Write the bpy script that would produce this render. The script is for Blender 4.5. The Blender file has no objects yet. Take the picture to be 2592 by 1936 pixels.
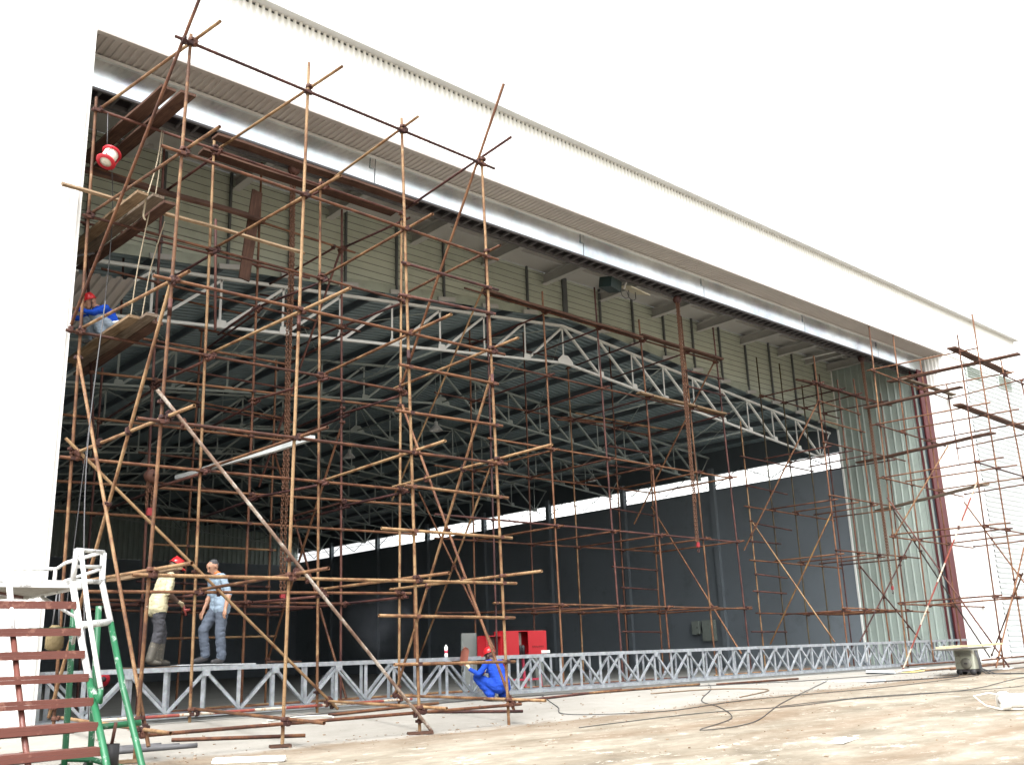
import bpy, bmesh, math, random
from mathutils import Vector, Matrix, Quaternion, noise
random.seed(7)
R = math.radians
scene = bpy.context.scene
# ------------------------------------------------------------------ camera
# world: X along the hangar front, Y into the hangar, Z up; z = 0 is the photographer's eye level
YAW, PITCH, ROLL, FPX = 0.745537, 0.270453, 0.036063, 2483.93
fw = Vector((math.sin(YAW)*math.cos(PITCH), math.cos(YAW)*math.cos(PITCH), math.sin(PITCH)))
rt = Vector((math.cos(YAW), -math.sin(YAW), 0)); dn = fw.cross(rt)
r2 = rt*math.cos(ROLL)+dn*math.sin(ROLL); d2 = -rt*math.sin(ROLL)+dn*math.cos(ROLL)
cam = bpy.data.cameras.new('camera'); camo = bpy.data.objects.new('camera', cam)
scene.collection.objects.link(camo)
cam.sensor_fit = 'HORIZONTAL'; cam.sensor_width = 36; cam.lens = 36*FPX/2592
cam.clip_start = .1; cam.clip_end = 3000
M3 = Matrix((r2, -d2, -fw)).transposed()
camo.matrix_world = M3.to_4x4(); scene.camera = camo
# ------------------------------------------------------------------ sky, sun, exposure
SUN_EL, SUN_AZ = R(54), R(238)           # azimuth measured clockwise from +Y: behind the camera, to its left
world = bpy.data.worlds.new('World'); scene.world = world; world.use_nodes = True
wn = world.node_tree; wn.nodes.clear()
sky = wn.nodes.new('ShaderNodeTexSky'); sky.sky_type = 'NISHITA'; sky.sun_disc = False
sky.sun_elevation = SUN_EL; sky.sun_rotation = SUN_AZ; sky.air_density = 1.0; sky.dust_density = 6.0; sky.ozone_density = 1.0
hsv = wn.nodes.new('ShaderNodeHueSaturation'); hsv.inputs['Saturation'].default_value = .06; hsv.inputs['Value'].default_value = 1.2
bg = wn.nodes.new('ShaderNodeBackground'); bg.inputs['Strength'].default_value = .15
wo = wn.nodes.new('ShaderNodeOutputWorld')
wn.links.new(sky.outputs[0], hsv.inputs['Color']); wn.links.new(hsv.outputs[0], bg.inputs['Color']); wn.links.new(bg.outputs[0], wo.inputs['Surface'])
sl = bpy.data.lights.new('sun', 'SUN'); sl.energy = 1.1; sl.angle = R(20); sl.color = (1, .99, .975)
so = bpy.data.objects.new('sun', sl); scene.collection.objects.link(so)
sd = Vector((math.sin(SUN_AZ)*math.cos(SUN_EL), math.cos(SUN_AZ)*math.cos(SUN_EL), math.sin(SUN_EL)))
so.rotation_euler = sd.to_track_quat('Z', 'Y').to_euler(); so.location = sd*80
vs = scene.view_settings; vs.view_transform = 'Standard'; vs.look = 'None'; vs.gamma = 1; vs.exposure = 1.58; vs.use_curve_mapping = False
scene.render.engine = 'CYCLES'
cy = scene.cycles; cy.max_bounces = 8; cy.diffuse_bounces = 5; cy.glossy_bounces = 4; cy.transparent_max_bounces = 8
cy.use_denoising = True; cy.sample_clamp_indirect = 8
try: cy.denoiser = 'OPENIMAGEDENOISE'
except Exception: pass
# ------------------------------------------------------------------ helpers
COL = scene.collection
WL = {}
def link(o, parent=None, world=Vector((0, 0, 0))):
    COL.objects.link(o); WL[o.name] = Vector(world)
    if parent is not None:
        o.parent = parent; o.location = Vector(world)-WL[parent.name]
    else: o.location = world
    return o
def tag(o, label, cat, group=None, kind=None):
    if label: o['label'] = label
    if cat: o['category'] = cat
    if group: o['group'] = group
    if kind: o['kind'] = kind
    return o
def thing(name, label, cat, loc=(0, 0, 0), group=None):
    return tag(link(bpy.data.objects.new(name, None), None, Vector(loc)), label, cat, group)
class MB:
    def __init__(s): s.v = []; s.f = []; s.sm = []
    def add(s, vs, fs, smooth=False):
        b = len(s.v); s.v += [Vector(p) for p in vs]
        for f in fs: s.f.append(tuple(b+i for i in f)); s.sm.append(smooth)
        return s
    def box(s, c, size, q=None):
        c = Vector(c); h = [x/2 for x in size]; vs = []
        for sx in (-1, 1):
            for sy in (-1, 1):
                for sz in (-1, 1):
                    p = Vector((sx*h[0], sy*h[1], sz*h[2]))
                    if q is not None: p = q @ p
                    vs.append(c+p)
        return s.add(vs, [(0, 1, 3, 2), (4, 6, 7, 5), (0, 4, 5, 1), (2, 3, 7, 6), (0, 2, 6, 4), (1, 5, 7, 3)])
    def span(s, a, b): # axis box from corner to corner
        a = Vector(a); b = Vector(b); return s.box((a+b)/2, [abs(x) for x in (b-a)])
    def bar(s, a, b, w, h, up=(0, 0, 1)):
        a = Vector(a); b = Vector(b); d = (b-a); L = d.length; d.normalize(); u = Vector(up)
        if abs(d.dot(u)) > .98: u = Vector((0, 1, 0))
        x = d.cross(u).normalized(); y = x.cross(d).normalized()
        vs = []
        for e in (a, b):
            for sx, sy in ((-1, -1), (1, -1), (1, 1), (-1, 1)): vs.append(e+x*sx*w/2+y*sy*h/2)
        return s.add(vs, [(3, 2, 1, 0), (4, 5, 6, 7), (0, 1, 5, 4), (1, 2, 6, 5), (2, 3, 7, 6), (3, 0, 4, 7)])
    def angle(s, a, b, w, t, up=(0, 0, 1)): # L section
        a = Vector(a); b = Vector(b); d = (b-a).normalized(); u = Vector(up)
        if abs(d.dot(u)) > .98: u = Vector((0, 1, 0))
        x = d.cross(u).normalized(); y = x.cross(d).normalized()
        s.bar(a+x*w/2, b+x*w/2, w, t, up); s.bar(a+y*w/2, b+y*w/2, t, w, up); return s
    def tube(s, pts, r, n=10, caps=True, rads=None):
        pts = [Vector(p) for p in pts]; rings = []; prev = None
        for i, p in enumerate(pts):
            if i == 0: d = pts[1]-p
            elif i == len(pts)-1: d = p-pts[i-1]
            else: d = (pts[i+1]-p).normalized()+(p-pts[i-1]).normalized()
            d.normalize()
            if prev is None:
                u = Vector((0, 0, 1)) if abs(d.z) < .9 else Vector((1, 0, 0)); x = d.cross(u).normalized()
            else:
                x = prev-d*prev.dot(d); x.normalize()
            prev = x; y = d.cross(x); rr = rads[i] if rads else r
            rings.append([p+(x*math.cos(2*math.pi*k/n)+y*math.sin(2*math.pi*k/n))*rr for k in range(n)])
        b = len(s.v); vs = [v for rg in rings for v in rg]; fs = []
        for i in range(len(pts)-1):
            for k in range(n): fs.append((i*n+k, i*n+(k+1) % n, (i+1)*n+(k+1) % n, (i+1)*n+k))
        s.add(vs, fs, True)
        if caps:
            s.f.append(tuple(b+k for k in range(n))[::-1]); s.sm.append(False)
            s.f.append(tuple(b+(len(pts)-1)*n+k for k in range(n))); s.sm.append(False)
        return s
    def lathe(s, prof, c, n=16, q=None):
        c = Vector(c); vs = []
        for r, z in prof:
            for k in range(n):
                p = Vector((r*math.cos(2*math.pi*k/n), r*math.sin(2*math.pi*k/n), z))
                if q is not None: p = q @ p
                vs.append(c+p)
        fs = [(i*n+k, i*n+(k+1) % n, (i+1)*n+(k+1) % n, (i+1)*n+k) for i in range(len(prof)-1) for k in range(n)]
        return s.add(vs, fs, True)
    def ball(s, c, rad, n=12, m=8, q=None):
        c = Vector(c); vs = []
        if not hasattr(rad, '__len__'): rad = (rad,)*3
        for i in range(m+1):
            th = math.pi*i/m
            for k in range(n):
                ph = 2*math.pi*k/n
                p = Vector((rad[0]*math.sin(th)*math.cos(ph), rad[1]*math.sin(th)*math.sin(ph), rad[2]*math.cos(th)))
                if q is not None: p = q @ p
                vs.append(c+p)
        return s.add(vs, [(i*n+k, (i+1)*n+k, (i+1)*n+(k+1) % n, i*n+(k+1) % n) for i in range(m) for k in range(n)], True)
    def mesh(s, name, mat, origin):
        me = bpy.data.meshes.new(name); me.from_pydata([v-origin for v in s.v], [], s.f)
        me.polygons.foreach_set('use_smooth', s.sm)
        if mat is not None: me.materials.append(mat)
        me.update(); return me
    def build(s, name, mat, parent=None, origin=None):
        if origin is None:
            lo = [min(v[i] for v in s.v) for i in range(3)]; hi = [max(v[i] for v in s.v) for i in range(3)]
            origin = Vector(((lo[0]+hi[0])/2, (lo[1]+hi[1])/2, lo[2] if parent is None else (lo[2]+hi[2])/2))
        origin = Vector(origin)
        return link(bpy.data.objects.new(name, s.mesh(name, mat, origin)), parent, origin)
def clone(o, parent, world, rot=None, name=None):
    c = o.copy()
    if name: c.name = name
    COL.objects.link(c); WL[c.name] = Vector(world); c.parent = parent
    c.location = Vector(world)-(WL[parent.name] if parent is not None else Vector())
    if rot is not None: c.rotation_euler = rot
    return c
def corr(mb, o, u, v, W, H, pitch, depth, n, flat=.45):
    """trapezoid corrugated sheet: u = direction across the ribs, v = along them, n = outward"""
    o = Vector(o); u = Vector(u).normalized(); v = Vector(v).normalized(); n = Vector(n).normalized()
    prof = []; k = 0; x = 0
    while x < W-1e-6:
        for f, d in ((0, 0), (flat, 0), (flat+.12, 1), (.88, 1)):
            xx = x+f*pitch
            if xx <= W: prof.append((xx, d*depth))
        x += pitch
    prof.append((W, 0)); m = len(prof)
    vs = [o+u*x+n*d for x, d in prof]+[o+u*x+n*d+v*H for x, d in prof]
    mb.add(vs, [(i, i+1, m+i+1, m+i) for i in range(m-1)])
    return mb
# ------------------------------------------------------------------ materials
class NT:
    def __init__(s, name):
        s.m = bpy.data.materials.new(name); s.m.use_nodes = True; s.t = s.m.node_tree
        s.b = s.t.nodes['Principled BSDF']; s.o = s.t.nodes['Material Output']
    def n(s, ty, **k):
        d = s.t.nodes.new(ty)
        for a, b in k.items(): setattr(d, a, b)
        return d
    def l(s, a, b): s.t.links.new(a, b)
    def pos(s, scale=(1, 1, 1), obj=False):
        if obj: src = s.n('ShaderNodeTexCoord').outputs['Object']
        else: src = s.n('ShaderNodeNewGeometry').outputs['Position']
        mp = s.n('ShaderNodeMapping'); mp.inputs['Scale'].default_value = scale; s.l(src, mp.inputs['Vector']); return mp.outputs[0]
    def noise(s, vec, scale, detail=5, rough=.6, dist=0):
        d = s.n('ShaderNodeTexNoise'); d.inputs['Scale'].default_value = scale; d.inputs['Detail'].default_value = detail
        d.inputs['Roughness'].default_value = rough; d.inputs['Distortion'].default_value = dist
        s.l(vec, d.inputs['Vector']); return d.outputs['Fac']
    def ramp(s, fac, stops):
        d = s.n('ShaderNodeValToRGB'); e = d.color_ramp.elements
        while len(e) < len(stops): e.new(.5)
        for el, (p, c) in zip(e, stops):
            el.position = p; el.color = (*c, 1) if len(c) == 3 else c
        s.l(fac, d.inputs['Fac']); return d.outputs['Color']
    def mix(s, fac, a, b, mode='MIX'):
        d = s.n('ShaderNodeMix', data_type='RGBA', blend_type=mode)
        for sock, val in ((d.inputs[0], fac), (d.inputs[6], a), (d.inputs[7], b)):
            if hasattr(val, 'links'): s.l(val, sock)
            elif isinstance(val, (int, float)): sock.default_value = val
            else: sock.default_value = (*val, 1)
        return d.outputs[2]
    def math(s, op, a, b=0, clamp=False):
        d = s.n('ShaderNodeMath', operation=op, use_clamp=clamp)
        for sock, val in ((d.inputs[0], a), (d.inputs[1], b)):
            if hasattr(val, 'links'): s.l(val, sock)
            else: sock.default_value = val
        return d.outputs[0]
    def mapr(s, v, a, b, c=0, d=1):
        m = s.n('ShaderNodeMapRange'); s.l(v, m.inputs[0])
        for i, x in enumerate((a, b, c, d)): m.inputs[i+1].default_value = x
        return m.outputs[0]
    def bump(s, h, strength=.3, dist=.01):
        b = s.n('ShaderNodeBump'); b.inputs['Strength'].default_value = strength; b.inputs['Distance'].default_value = dist
        s.l(h, b.inputs['Height']); s.l(b.outputs[0], s.b.inputs['Normal'])
    def set(s, col=None, rough=.6, metal=0, spec=.5):
        if col is not None:
            if hasattr(col, 'links'): s.l(col, s.b.inputs['Base Color'])
            else: s.b.inputs['Base Color'].default_value = (*col, 1)
        if hasattr(rough, 'links'): s.l(rough, s.b.inputs['Roughness'])
        else: s.b.inputs['Roughness'].default_value = rough
        s.b.inputs['Metallic'].default_value = metal; s.b.inputs['Specular IOR Level'].default_value = spec
        return s.m
def simple(name, col, rough=.6, metal=0, var=.25, scale=3., bump=0, spec=.5, dirt=None, bscale=None):
    """paint or plastic with mottling, optional dirt colour showing through worn patches"""
    t = NT(name); p = t.pos()
    f = t.noise(p, scale, 6, .65)
    c = t.ramp(f, [(.25, tuple(x*(1-var) for x in col)), (.5, col), (.8, tuple(min(1, x*(1+var*.6)) for x in col))])
    if dirt:
        f2 = t.noise(p, scale*2.3, 8, .7); m = t.mapr(f2, .56, .68); c = t.mix(m, c, dirt)
    if bump: t.bump(t.noise(p, bscale or scale*12, 4, .6), bump, .01)
    return t.set(c, rough, metal, spec)
def pipe_mat(name, base, dark, light, amt=.5):
    t = NT(name); p = t.pos(); oi = t.n('ShaderNodeObjectInfo'); rnd = oi.outputs['Random']
    off = t.n('ShaderNodeVectorMath', operation='ADD'); comb = t.n('ShaderNodeCombineXYZ')
    r20 = t.math('MULTIPLY', rnd, 37.); t.l(r20, comb.inputs[0]); t.l(r20, comb.inputs[1]); t.l(p, off.inputs[0]); t.l(comb.outputs[0], off.inputs[1])
    v = off.outputs[0]
    big = t.noise(v, 2.6, 5, .7); fine = t.noise(v, 26., 6, .75)
    f = t.math('ADD', t.math('MULTIPLY', big, .75), t.math('MULTIPLY', fine, .3)); f = t.math('ADD', f, t.math('MULTIPLY', t.math('SUBTRACT', rnd, .5), .18))
    c = t.ramp(f, [(.42, dark), (.52, base), (.63, light)])
    sp = t.noise(v, 60., 3, .6); c = t.mix(t.mapr(sp, .60, .68), c, tuple(x*.55 for x in dark))
    pt = t.noise(v, 2.3, 8, .8); c = t.mix(t.math('MULTIPLY', t.mapr(pt, .64, .68), amt), c, (.55, .49, .40))
    t.bump(fine, .25, .004)
    return t.set(c, t.mapr(fine, .3, .7, .55, .85), 0, .35)
RUST = {'t': pipe_mat('pipe_tan_rust', (.140, .068, .030), (.064, .026, .013), (.24, .152, .076), .45),
        'r': pipe_mat('pipe_orange_rust', (.098, .037, .017), (.044, .016, .010), (.152, .072, .034), .25),
        'm': pipe_mat('pipe_maroon_rust', (.062, .022, .018), (.03, .011, .011), (.105, .042, .03), .1),
        'p': pipe_mat('pipe_paint_spattered', (.20, .14, .105), (.11, .062, .045), (.42, .385, .34), 1.),
        'g': pipe_mat('pipe_olive', (.055, .042, .02), (.03, .022, .012), (.085, .065, .03), 0),
        'o': pipe_mat('pipe_ochre', (.165, .09, .026), (.10, .045, .016), (.22, .14, .045), 0),
        'd': pipe_mat('pipe_dark', (.035, .027, .025), (.018, .014, .014), (.06, .042, .035), 0)}
def banded():
    t = NT('pipe_red_white_bands'); tc = t.n('ShaderNodeTexCoord'); sx = t.n('ShaderNodeSeparateXYZ'); t.l(tc.outputs['Object'], sx.inputs[0])
    w = t.math('FRACT', t.math('MULTIPLY', sx.outputs[2], 4.5)); red = t.math('GREATER_THAN', w, .45)
    f = t.noise(t.pos(), 14, 7, .7)
    c = t.mix(red, (.42, .38, .31), (.19, .04, .034)); c = t.mix(t.mapr(f, .52, .64), c, (.24, .11, .05))
    return t.set(c, .65, 0, .3)
RUST['w'] = banded()
M_coup = pipe_mat('coupler_rust', (.055, .021, .016), (.028, .011, .010), (.10, .042, .026), 0)
def galv(name, col=(.62, .65, .68), rough=.34, metal=.85, sc=7.):
    t = NT(name); p = t.pos(); f = t.noise(p, sc, 5, .6); sp = t.n('ShaderNodeTexVoronoi'); sp.inputs['Scale'].default_value = sc*5; t.l(p, sp.inputs['Vector'])
    c = t.ramp(f, [(.32, tuple(x*.66 for x in col)), (.68, tuple(min(1, x*1.15) for x in col))])
    c = t.mix(.06, c, sp.outputs['Color'], 'OVERLAY')
    return t.set(c, t.mapr(f, .3, .7, rough-.03, rough+.05), metal, .5)
M_galv = galv('galvanised_sheet', (.82, .885, .955), .19, 1., .8)
M_truss = galv('galvanised_steel', (.36, .39, .42), .42, .55, 9.)
M_white = simple('white_cladding', (.84, .85, .83), .45, 0, .04, .6)
M_trim = simple('grey_trim', (.56, .57, .57), .5, 0, .08, 1.)
M_soffit = simple('grey_soffit_sheet', (.42, .39, .37), .5, 0, .08, 1.2)
M_siding = simple('beige_siding', (.44, .475, .40), .55, 0, .12, .8, dirt=(.38, .41, .34))
M_beam = simple('pale_grey_steel_paint', (.38, .375, .36), .5, 0, .12, 1.5)
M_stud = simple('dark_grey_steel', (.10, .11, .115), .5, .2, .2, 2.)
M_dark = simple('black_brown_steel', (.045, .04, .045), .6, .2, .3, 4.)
M_ladd = simple('dull_grey_channel', (.12, .115, .12), .5, .3, .3, 5.)
M_roof = simple('blue_grey_roof_sheet', (.19, .25, .27), .5, .1, .1, 1.)
M_purl = simple('dark_purlin_paint', (.085, .105, .12), .55, .1, .15, 1.)
M_tw = simple('white_truss_paint', (.66, .67, .65), .5, 0, .1, 2.)
M_td = simple('grey_green_truss_paint', (.33, .375, .36), .5, 0, .12, 2.)
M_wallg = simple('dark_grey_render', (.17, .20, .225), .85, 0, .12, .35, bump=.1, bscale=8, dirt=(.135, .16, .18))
M_green = simple('grey_green_rib_sheet', (.29, .345, .315), .45, 0, .10, .9, dirt=(.25, .29, .265))
M_redc = simple('oxide_red_steel', (.085, .012, .016), .5, 0, .15, 1.5)
M_black = simple('black_rubber', (.02, .02, .022), .6, 0, .2, 5)
# ------------------------------------------------------------------ ground
FLOOR = -.86
def gz(x, y):
    if y >= 15.9: return FLOOR
    d = .28 if x < 12 else (.05 if x > 32 else .28+(x-12)/20*(.05-.28))
    if y >= 12.9: return FLOOR-d*(15.9-y)/3.
    return FLOOR-d-.03*(12.9-max(y, -3))
def ground_mat():
    t = NT('stained_concrete_apron'); geo = t.n('ShaderNodeNewGeometry'); sx = t.n('ShaderNodeSeparateXYZ'); t.l(geo.outputs['Position'], sx.inputs[0])
    p = t.pos((.5, 1, 1)); pu = t.pos()
    n1 = t.noise(p, 1.3, 12, .74, .3); n2 = t.noise(p, 3.6, 12, .78, .15); n3 = t.noise(pu, 22, 6, .75); n4 = t.noise(t.pos((.16, 1, 1)), .5, 6, .6)
    apron = t.ramp(n1, [(.34, (.125, .105, .078)), (.46, (.19, .165, .126)), (.56, (.25, .222, .176)), (.66, (.32, .298, .248))])
    apron = t.mix(t.mapr(n2, .57, .60), apron, (.38, .355, .305))             # scraped pale patches
    apron = t.mix(t.math('MULTIPLY', t.mapr(n4, .50, .66), .6), apron, (.15, .092, .052))   # rust-brown stain
    ramp_c = t.ramp(n1, [(.3, (.205, .192, .168)), (.55, (.26, .248, .222)), (.75, (.30, .288, .262))])
    ramp_c = t.mix(t.math('MULTIPLY', t.mapr(n2, .56, .7), .5), ramp_c, (.21, .19, .16))
    edge = t.math('ADD', sx.outputs[1], t.math('MULTIPLY', t.math('SUBTRACT', n1, .5), 1.3))
    k = t.mapr(edge, 12.65, 12.95); c = t.mix(k, apron, ramp_c)
    band = t.math('MULTIPLY', t.mapr(edge, 11.6, 12.6), t.mapr(edge, 13.0, 12.6)); c = t.mix(t.math('MULTIPLY', band, t.mapr(n2, .40, .60, .35, .85)), c, (.14, .098, .065))
    c = t.mix(t.math('MULTIPLY', t.mapr(n3, .55, .72), .4), c, (.12, .105, .085))
    t.bump(t.math('ADD', n2, t.math('MULTIPLY', n3, .5)), .25, .02)
    return t.set(c, .9, 0, .25)
M_ground = ground_mat()
xs = [-600, -150, -50, -20]+[-10+i*1.0 for i in range(0, 66)]+[70, 110, 200, 600]
ys = [-400, -100, -30, -10]+[-5+i*.75 for i in range(24)]+[12.9, 13.65, 14.4, 15.15, 15.9, 16.5, 25, 45, 65, 120, 300, 800]
ys = sorted(ys); mb = MB()
mb.add([(x, y, gz(x, y)+(.012*noise.noise(Vector((x*.7, y*.9, 0))) if -12 < x < 60 and -6 < y < 12.9 else 0)) for y in ys for x in xs],
       [(j*len(xs)+i, j*len(xs)+i+1, (j+1)*len(xs)+i+1, (j+1)*len(xs)+i) for j in range(len(ys)-1) for i in range(len(xs)-1)], True)
tag(mb.build('ground', M_ground, None, (0, 0, 0)), 'pale concrete apron with brown stains in front of the hangar', 'ground', None, 'structure')
M_floor = simple('hangar_floor_concrete', (.20, .20, .185), .8, 0, .2, .8, bump=.1, dirt=(.15, .145, .125))
tag(MB().span((5.2, 16.0, FLOOR-.05), (37.6, 64.4, FLOOR+.006)).build('hangar_floor', M_floor), 'grey concrete floor inside the hangar', 'floor', None, 'structure')
# ------------------------------------------------------------------ hangar
XL, XR, YF, ZS, ZT = 5.0, 38.2, 16.0, 11.02, 13.12     # opening left/right, front plane, soffit, wall top
HX0, HX1, HC, HY0, HY1 = 5.5, 37.5, 21.5, 20.5, 64.5   # hall
YFA, ZFB = 16.73, 10.33
def zroof(x): return 10.30-.0985*abs(x-HC)
hg = thing('hangar', 'wide white hangar with open front, galvanised door header and dark interior', 'hangar', (21.6, 16, FLOOR))
m = corr(MB(), (46, YF, ZS), (-1, 0, 0), (0, 0, 1), 46-XL, ZT-ZS, .145, .055, (0, -1, 0)); m.span((XL, YF+.04, ZS+.02), (46, YF+.16, ZT)); m.build('upper_wall', M_white, hg)
MB().span((-12, YF-.012, ZT-.185), (45.9, YF-.004, ZT-.145)).build('trough_shade_strip', M_stud, hg)  # dark strip added to stand for the shade in the rib troughs under the trim
m = corr(MB(), (XL, YF, FLOOR-.3), (-1, 0, 0), (0, 0, 1), 17, ZT-FLOOR+.3, .145, .055, (0, -1, 0)); m.span((-12, YF+.01, FLOOR-.3), (XL-.004, YF+.2, ZT)); m.build('left_wall', M_white, hg)
m = MB().span((XR+.004, YF-.02, FLOOR-.2), (40.05, YF+.2, ZS)); m.build('right_wall', M_white, hg)
m = corr(MB(), (40.06, YF-.01, FLOOR-.2), (0, 0, 1), (1, 0, 0), ZS-FLOOR+.2, 5.9, .2, .055, (0, -1, 0)); m.span((40.06, YF+.03, FLOOR-.2), (46, YF+.18, ZS-.002)); m.build('ribbed_wall', simple('pale_rib_cladding', (.60, .64, .65), .45, 0, .06, .8), hg)
MB().span((45.8, YF+.2, FLOOR), (46, 64.5, ZT-.1)).build('side_wall', M_white, hg)
m = MB(); m.span((-12, YF-.24, ZT-.14), (46.1, YF+.3, ZT-.06)); m.span((-12, YF-.27, ZT-.16), (46.1, YF-.24, ZT+.05)); m.build('roof_edge_trim', M_trim, hg)
MB().span((-12, YF+.16, ZT-.055), (46, HY0+1.5, ZT-.03)).build('front_roof', M_trim, hg)
for x0, z0, z1 in ((40.2, 10.35, 10.85), (43.4, 10.45, 10.95)):     # louvred vents high on the wall
    m = MB(); fr = MB()
    fr.span((x0-.05, YF-.06, z0-.05), (x0+1.35, YF-.03, z1+.05))
    w = fr.build('vent', simple('vent_grey_green', (.42, .47, .43), .5), hg)
    for k in range(5): MB().bar((x0, YF-.09, z0+.05+k*.1), (x0+1.3, YF-.09, z0+.05+k*.1), .05, .02, (0, .6, 1)).build('slat', M_green, w)
# soffit, lip and galvanised header
corr(MB(), (XL, YF+.06, ZS), (1, 0, 0), (0, 1, 0), XR-XL, YFA-YF-.06, .138, .03, (0, 0, -1)).build('soffit_sheet', M_soffit, hg)
MB().span((XL, YF-.062, ZS-.045), (XR, YF+.055, ZS-.001)).build('opening_edge_trim', M_soffit, hg)
MB().span((XR+.01, YF-.062, ZS-.03), (46, YF-.022, ZS-.002)).build('wall_flashing', M_white, hg)
MB().span((XL, YFA-.05, ZS-.085), (XR, YFA-.004, ZS-.04)).build('header_lip', M_trim, hg)
seams = [XL, 11.48, 18.3, 23.63, 29.3, 34.4, XR-.2]
for a, b in zip(seams[:-1], seams[1:]):
    m = MB(); N = 12; zb, zt = ZFB, ZS-.04
    for i in range(N+1):
        x = a+.012+(b-a-.024)*i/N
        for z, dy in ((zb, .02), (zb, 0), (zb+.16, 0), (zt-.2, 0), (zt, 0)):
            w = .0025*noise.noise(Vector((x*1.3, z*3, 0)))
            m.v.append(Vector((x, YFA+dy+w+.046*(zt-z)/(zt-zb), z)))
    for i in range(N):
        for j in range(4): m.f.append((i*5+j, i*5+j+5, i*5+j+6, i*5+j+1)); m.sm.append(False)
    m.build('header_panel', M_galv, hg)
    MB().span((b-.14, YFA-.012, zb+.35), (b-.018, YFA-.006, zt)).build('seam_strip', M_galv, hg)
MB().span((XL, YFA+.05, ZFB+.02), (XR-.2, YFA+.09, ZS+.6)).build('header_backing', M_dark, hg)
hf = MB().span((XL, YFA+.03, ZFB-.03), (XR-.1, YFA+.09, ZFB+.018)).build('header_frame', M_ladd, hg)
MB().span((XL, 17.2, ZFB-.05), (XR-.1, 17.27, ZFB+.06)).build('rear_rail', M_ladd, hf)
MB().span((XL, 17.27, ZFB+.06), (XR-.1, 17.31, ZS+.58)).build('rear_web', M_dark, hf)
rung = MB().span((5.4, YFA+.09, ZFB-.02), (5.45, 17.2, ZFB+.03)).build('rung', M_ladd, hf)
x = 5.72
while x < XR-.3:
    clone(rung, hf, WL[rung.name]+Vector((x-5.4, 0, 0))); x += .32
lac = MB().bar((5.5, YFA+.12, ZFB+.1), (5.75, 17.18, ZFB+.22), .04, .04).build('lacing', M_ladd, hf); x = 6.4
while x < XR-.4: clone(lac, hf, WL[lac.name]+Vector((x-5.5, 0, 0))); x += .64
# front box: ceiling, beams, gable wall, studs
MB().span((XL, 17.3, 11.58), (XR-.3, HY0, 11.62)).build('porch_ceiling', M_beam, hg)
def ibeam(x, y0, y1, zb, h=.3, w=.2):
    b = MB(); b.span((x-w/2, y0, zb), (x+w/2, y1, zb+.018)); b.span((x-.008, y0, zb+.018), (x+.008, y1, zb+h-.018)); b.span((x-w/2, y0, zb+h-.018), (x+w/2, y1, zb+h)); return b
b0 = ibeam(9.95, 17.3, HY0-.02, 11.15).build('ceiling_beam', M_beam, hg)
for bx in (7.3, 12.6, 15.3, 17.9, 20.42, 22.98, 25.7, 28.25, 30.95, 33.5, 35.5, 37.2):
    clone(b0, hg, WL[b0.name]+Vector((bx-9.95, 0, 0)))
    if bx < 37: MB().bar((bx-.02, HY0-.14, 11.45), (bx+.5, HY0-.14, 11.57), .1, .1).build('beam_bracket', M_beam, hg)
for k, yy in enumerate((18.4, 19.5)): MB().span((XL, yy-.04, 11.46), (XR-.7, yy+.04, 11.57)).build('ceiling_joist', M_beam, hg)
zlo = 8.6; row = 0
while zlo < 11.58:
    zhi = min(zlo+.205, 11.58); xa = []
    cand = [HX0-.3]+[HC-(10.26-z)/.0985 for z in (zlo, zhi) if z < 10.26]+[HC]+[HC+(10.26-z)/.0985 for z in (zhi, zlo) if z < 10.26]+[HX1]
    cand = sorted(c for c in cand if HX0-.31 <= c <= HX1+.01)
    m = MB(); pr = None; top = []; bot = []
    for cx in cand:
        zb = max(zlo, zroof(cx)-.04); top.append((cx, max(zhi-.016, zb))); bot.append((cx, zb))
    for i in range(len(cand)-1):
        (x0, t0), (x1, t1), (_, c0), (_, c1) = top[i], top[i+1], bot[i], bot[i+1]
        if t0-c0 < .004 and t1-c1 < .004: continue
        fr = lambda z: HY0-.028+.026*(z-zlo)/.205          # lapped: lower edge proud
        m.add([(x0, fr(c0), c0), (x1, fr(c1), c1), (x1, fr(t1), t1), (x0, fr(t0), t0), (x0, HY0, c0), (x1, HY0, c1)], [(0, 1, 2, 3), (4, 5, 1, 0)])
    for sg in ((-1, 1) if zhi < 10.2 else (0,)):
        mm = MB(); 
        for fi in range(0, len(m.f), 2):
            fv = [m.v[k] for k in m.f[fi]]; cxm = sum(v.x for v in fv)/4
            if sg == 0 or (cxm-HC)*sg > 0: base = min(m.f[fi]); mm.add(m.v[base:base+6], [(0, 1, 2, 3), (4, 5, 1, 0)])
        if mm.v: mm.build('siding_board', M_siding, hg)
    zlo += .205
bk = MB()
for xa, xb in ((HX0-.3, HC), (HC, HX1)): bk.add([(xa, HY0+.004, zroof(xa)-.03), (xb, HY0+.004, zroof(xb)-.03), (xb, HY0+.004, 11.58), (xa, HY0+.004, 11.58)], [(0, 1, 2, 3)])
bk.build('lap_shade_backing', M_dark, hg)  # dark sheet added behind the board gaps to draw the lap shadow lines
for i in range(20):
    sx = 5.0+1.64*i-.11
    if not 6 < sx < 37.2: continue
    w = .18 if i == 10 else .055
    s = MB().span((sx-w/2, HY0-.1, zroof(sx)-.02), (sx+w/2, HY0-.03, 11.57)).build('stud', M_stud, hg)
    MB().bar((sx-.25, HY0-.12, zroof(sx)-.12+.02), (sx+.35, HY0-.12, zroof(sx)-.0), .06, .12).build('cleat', M_beam, s)
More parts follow.
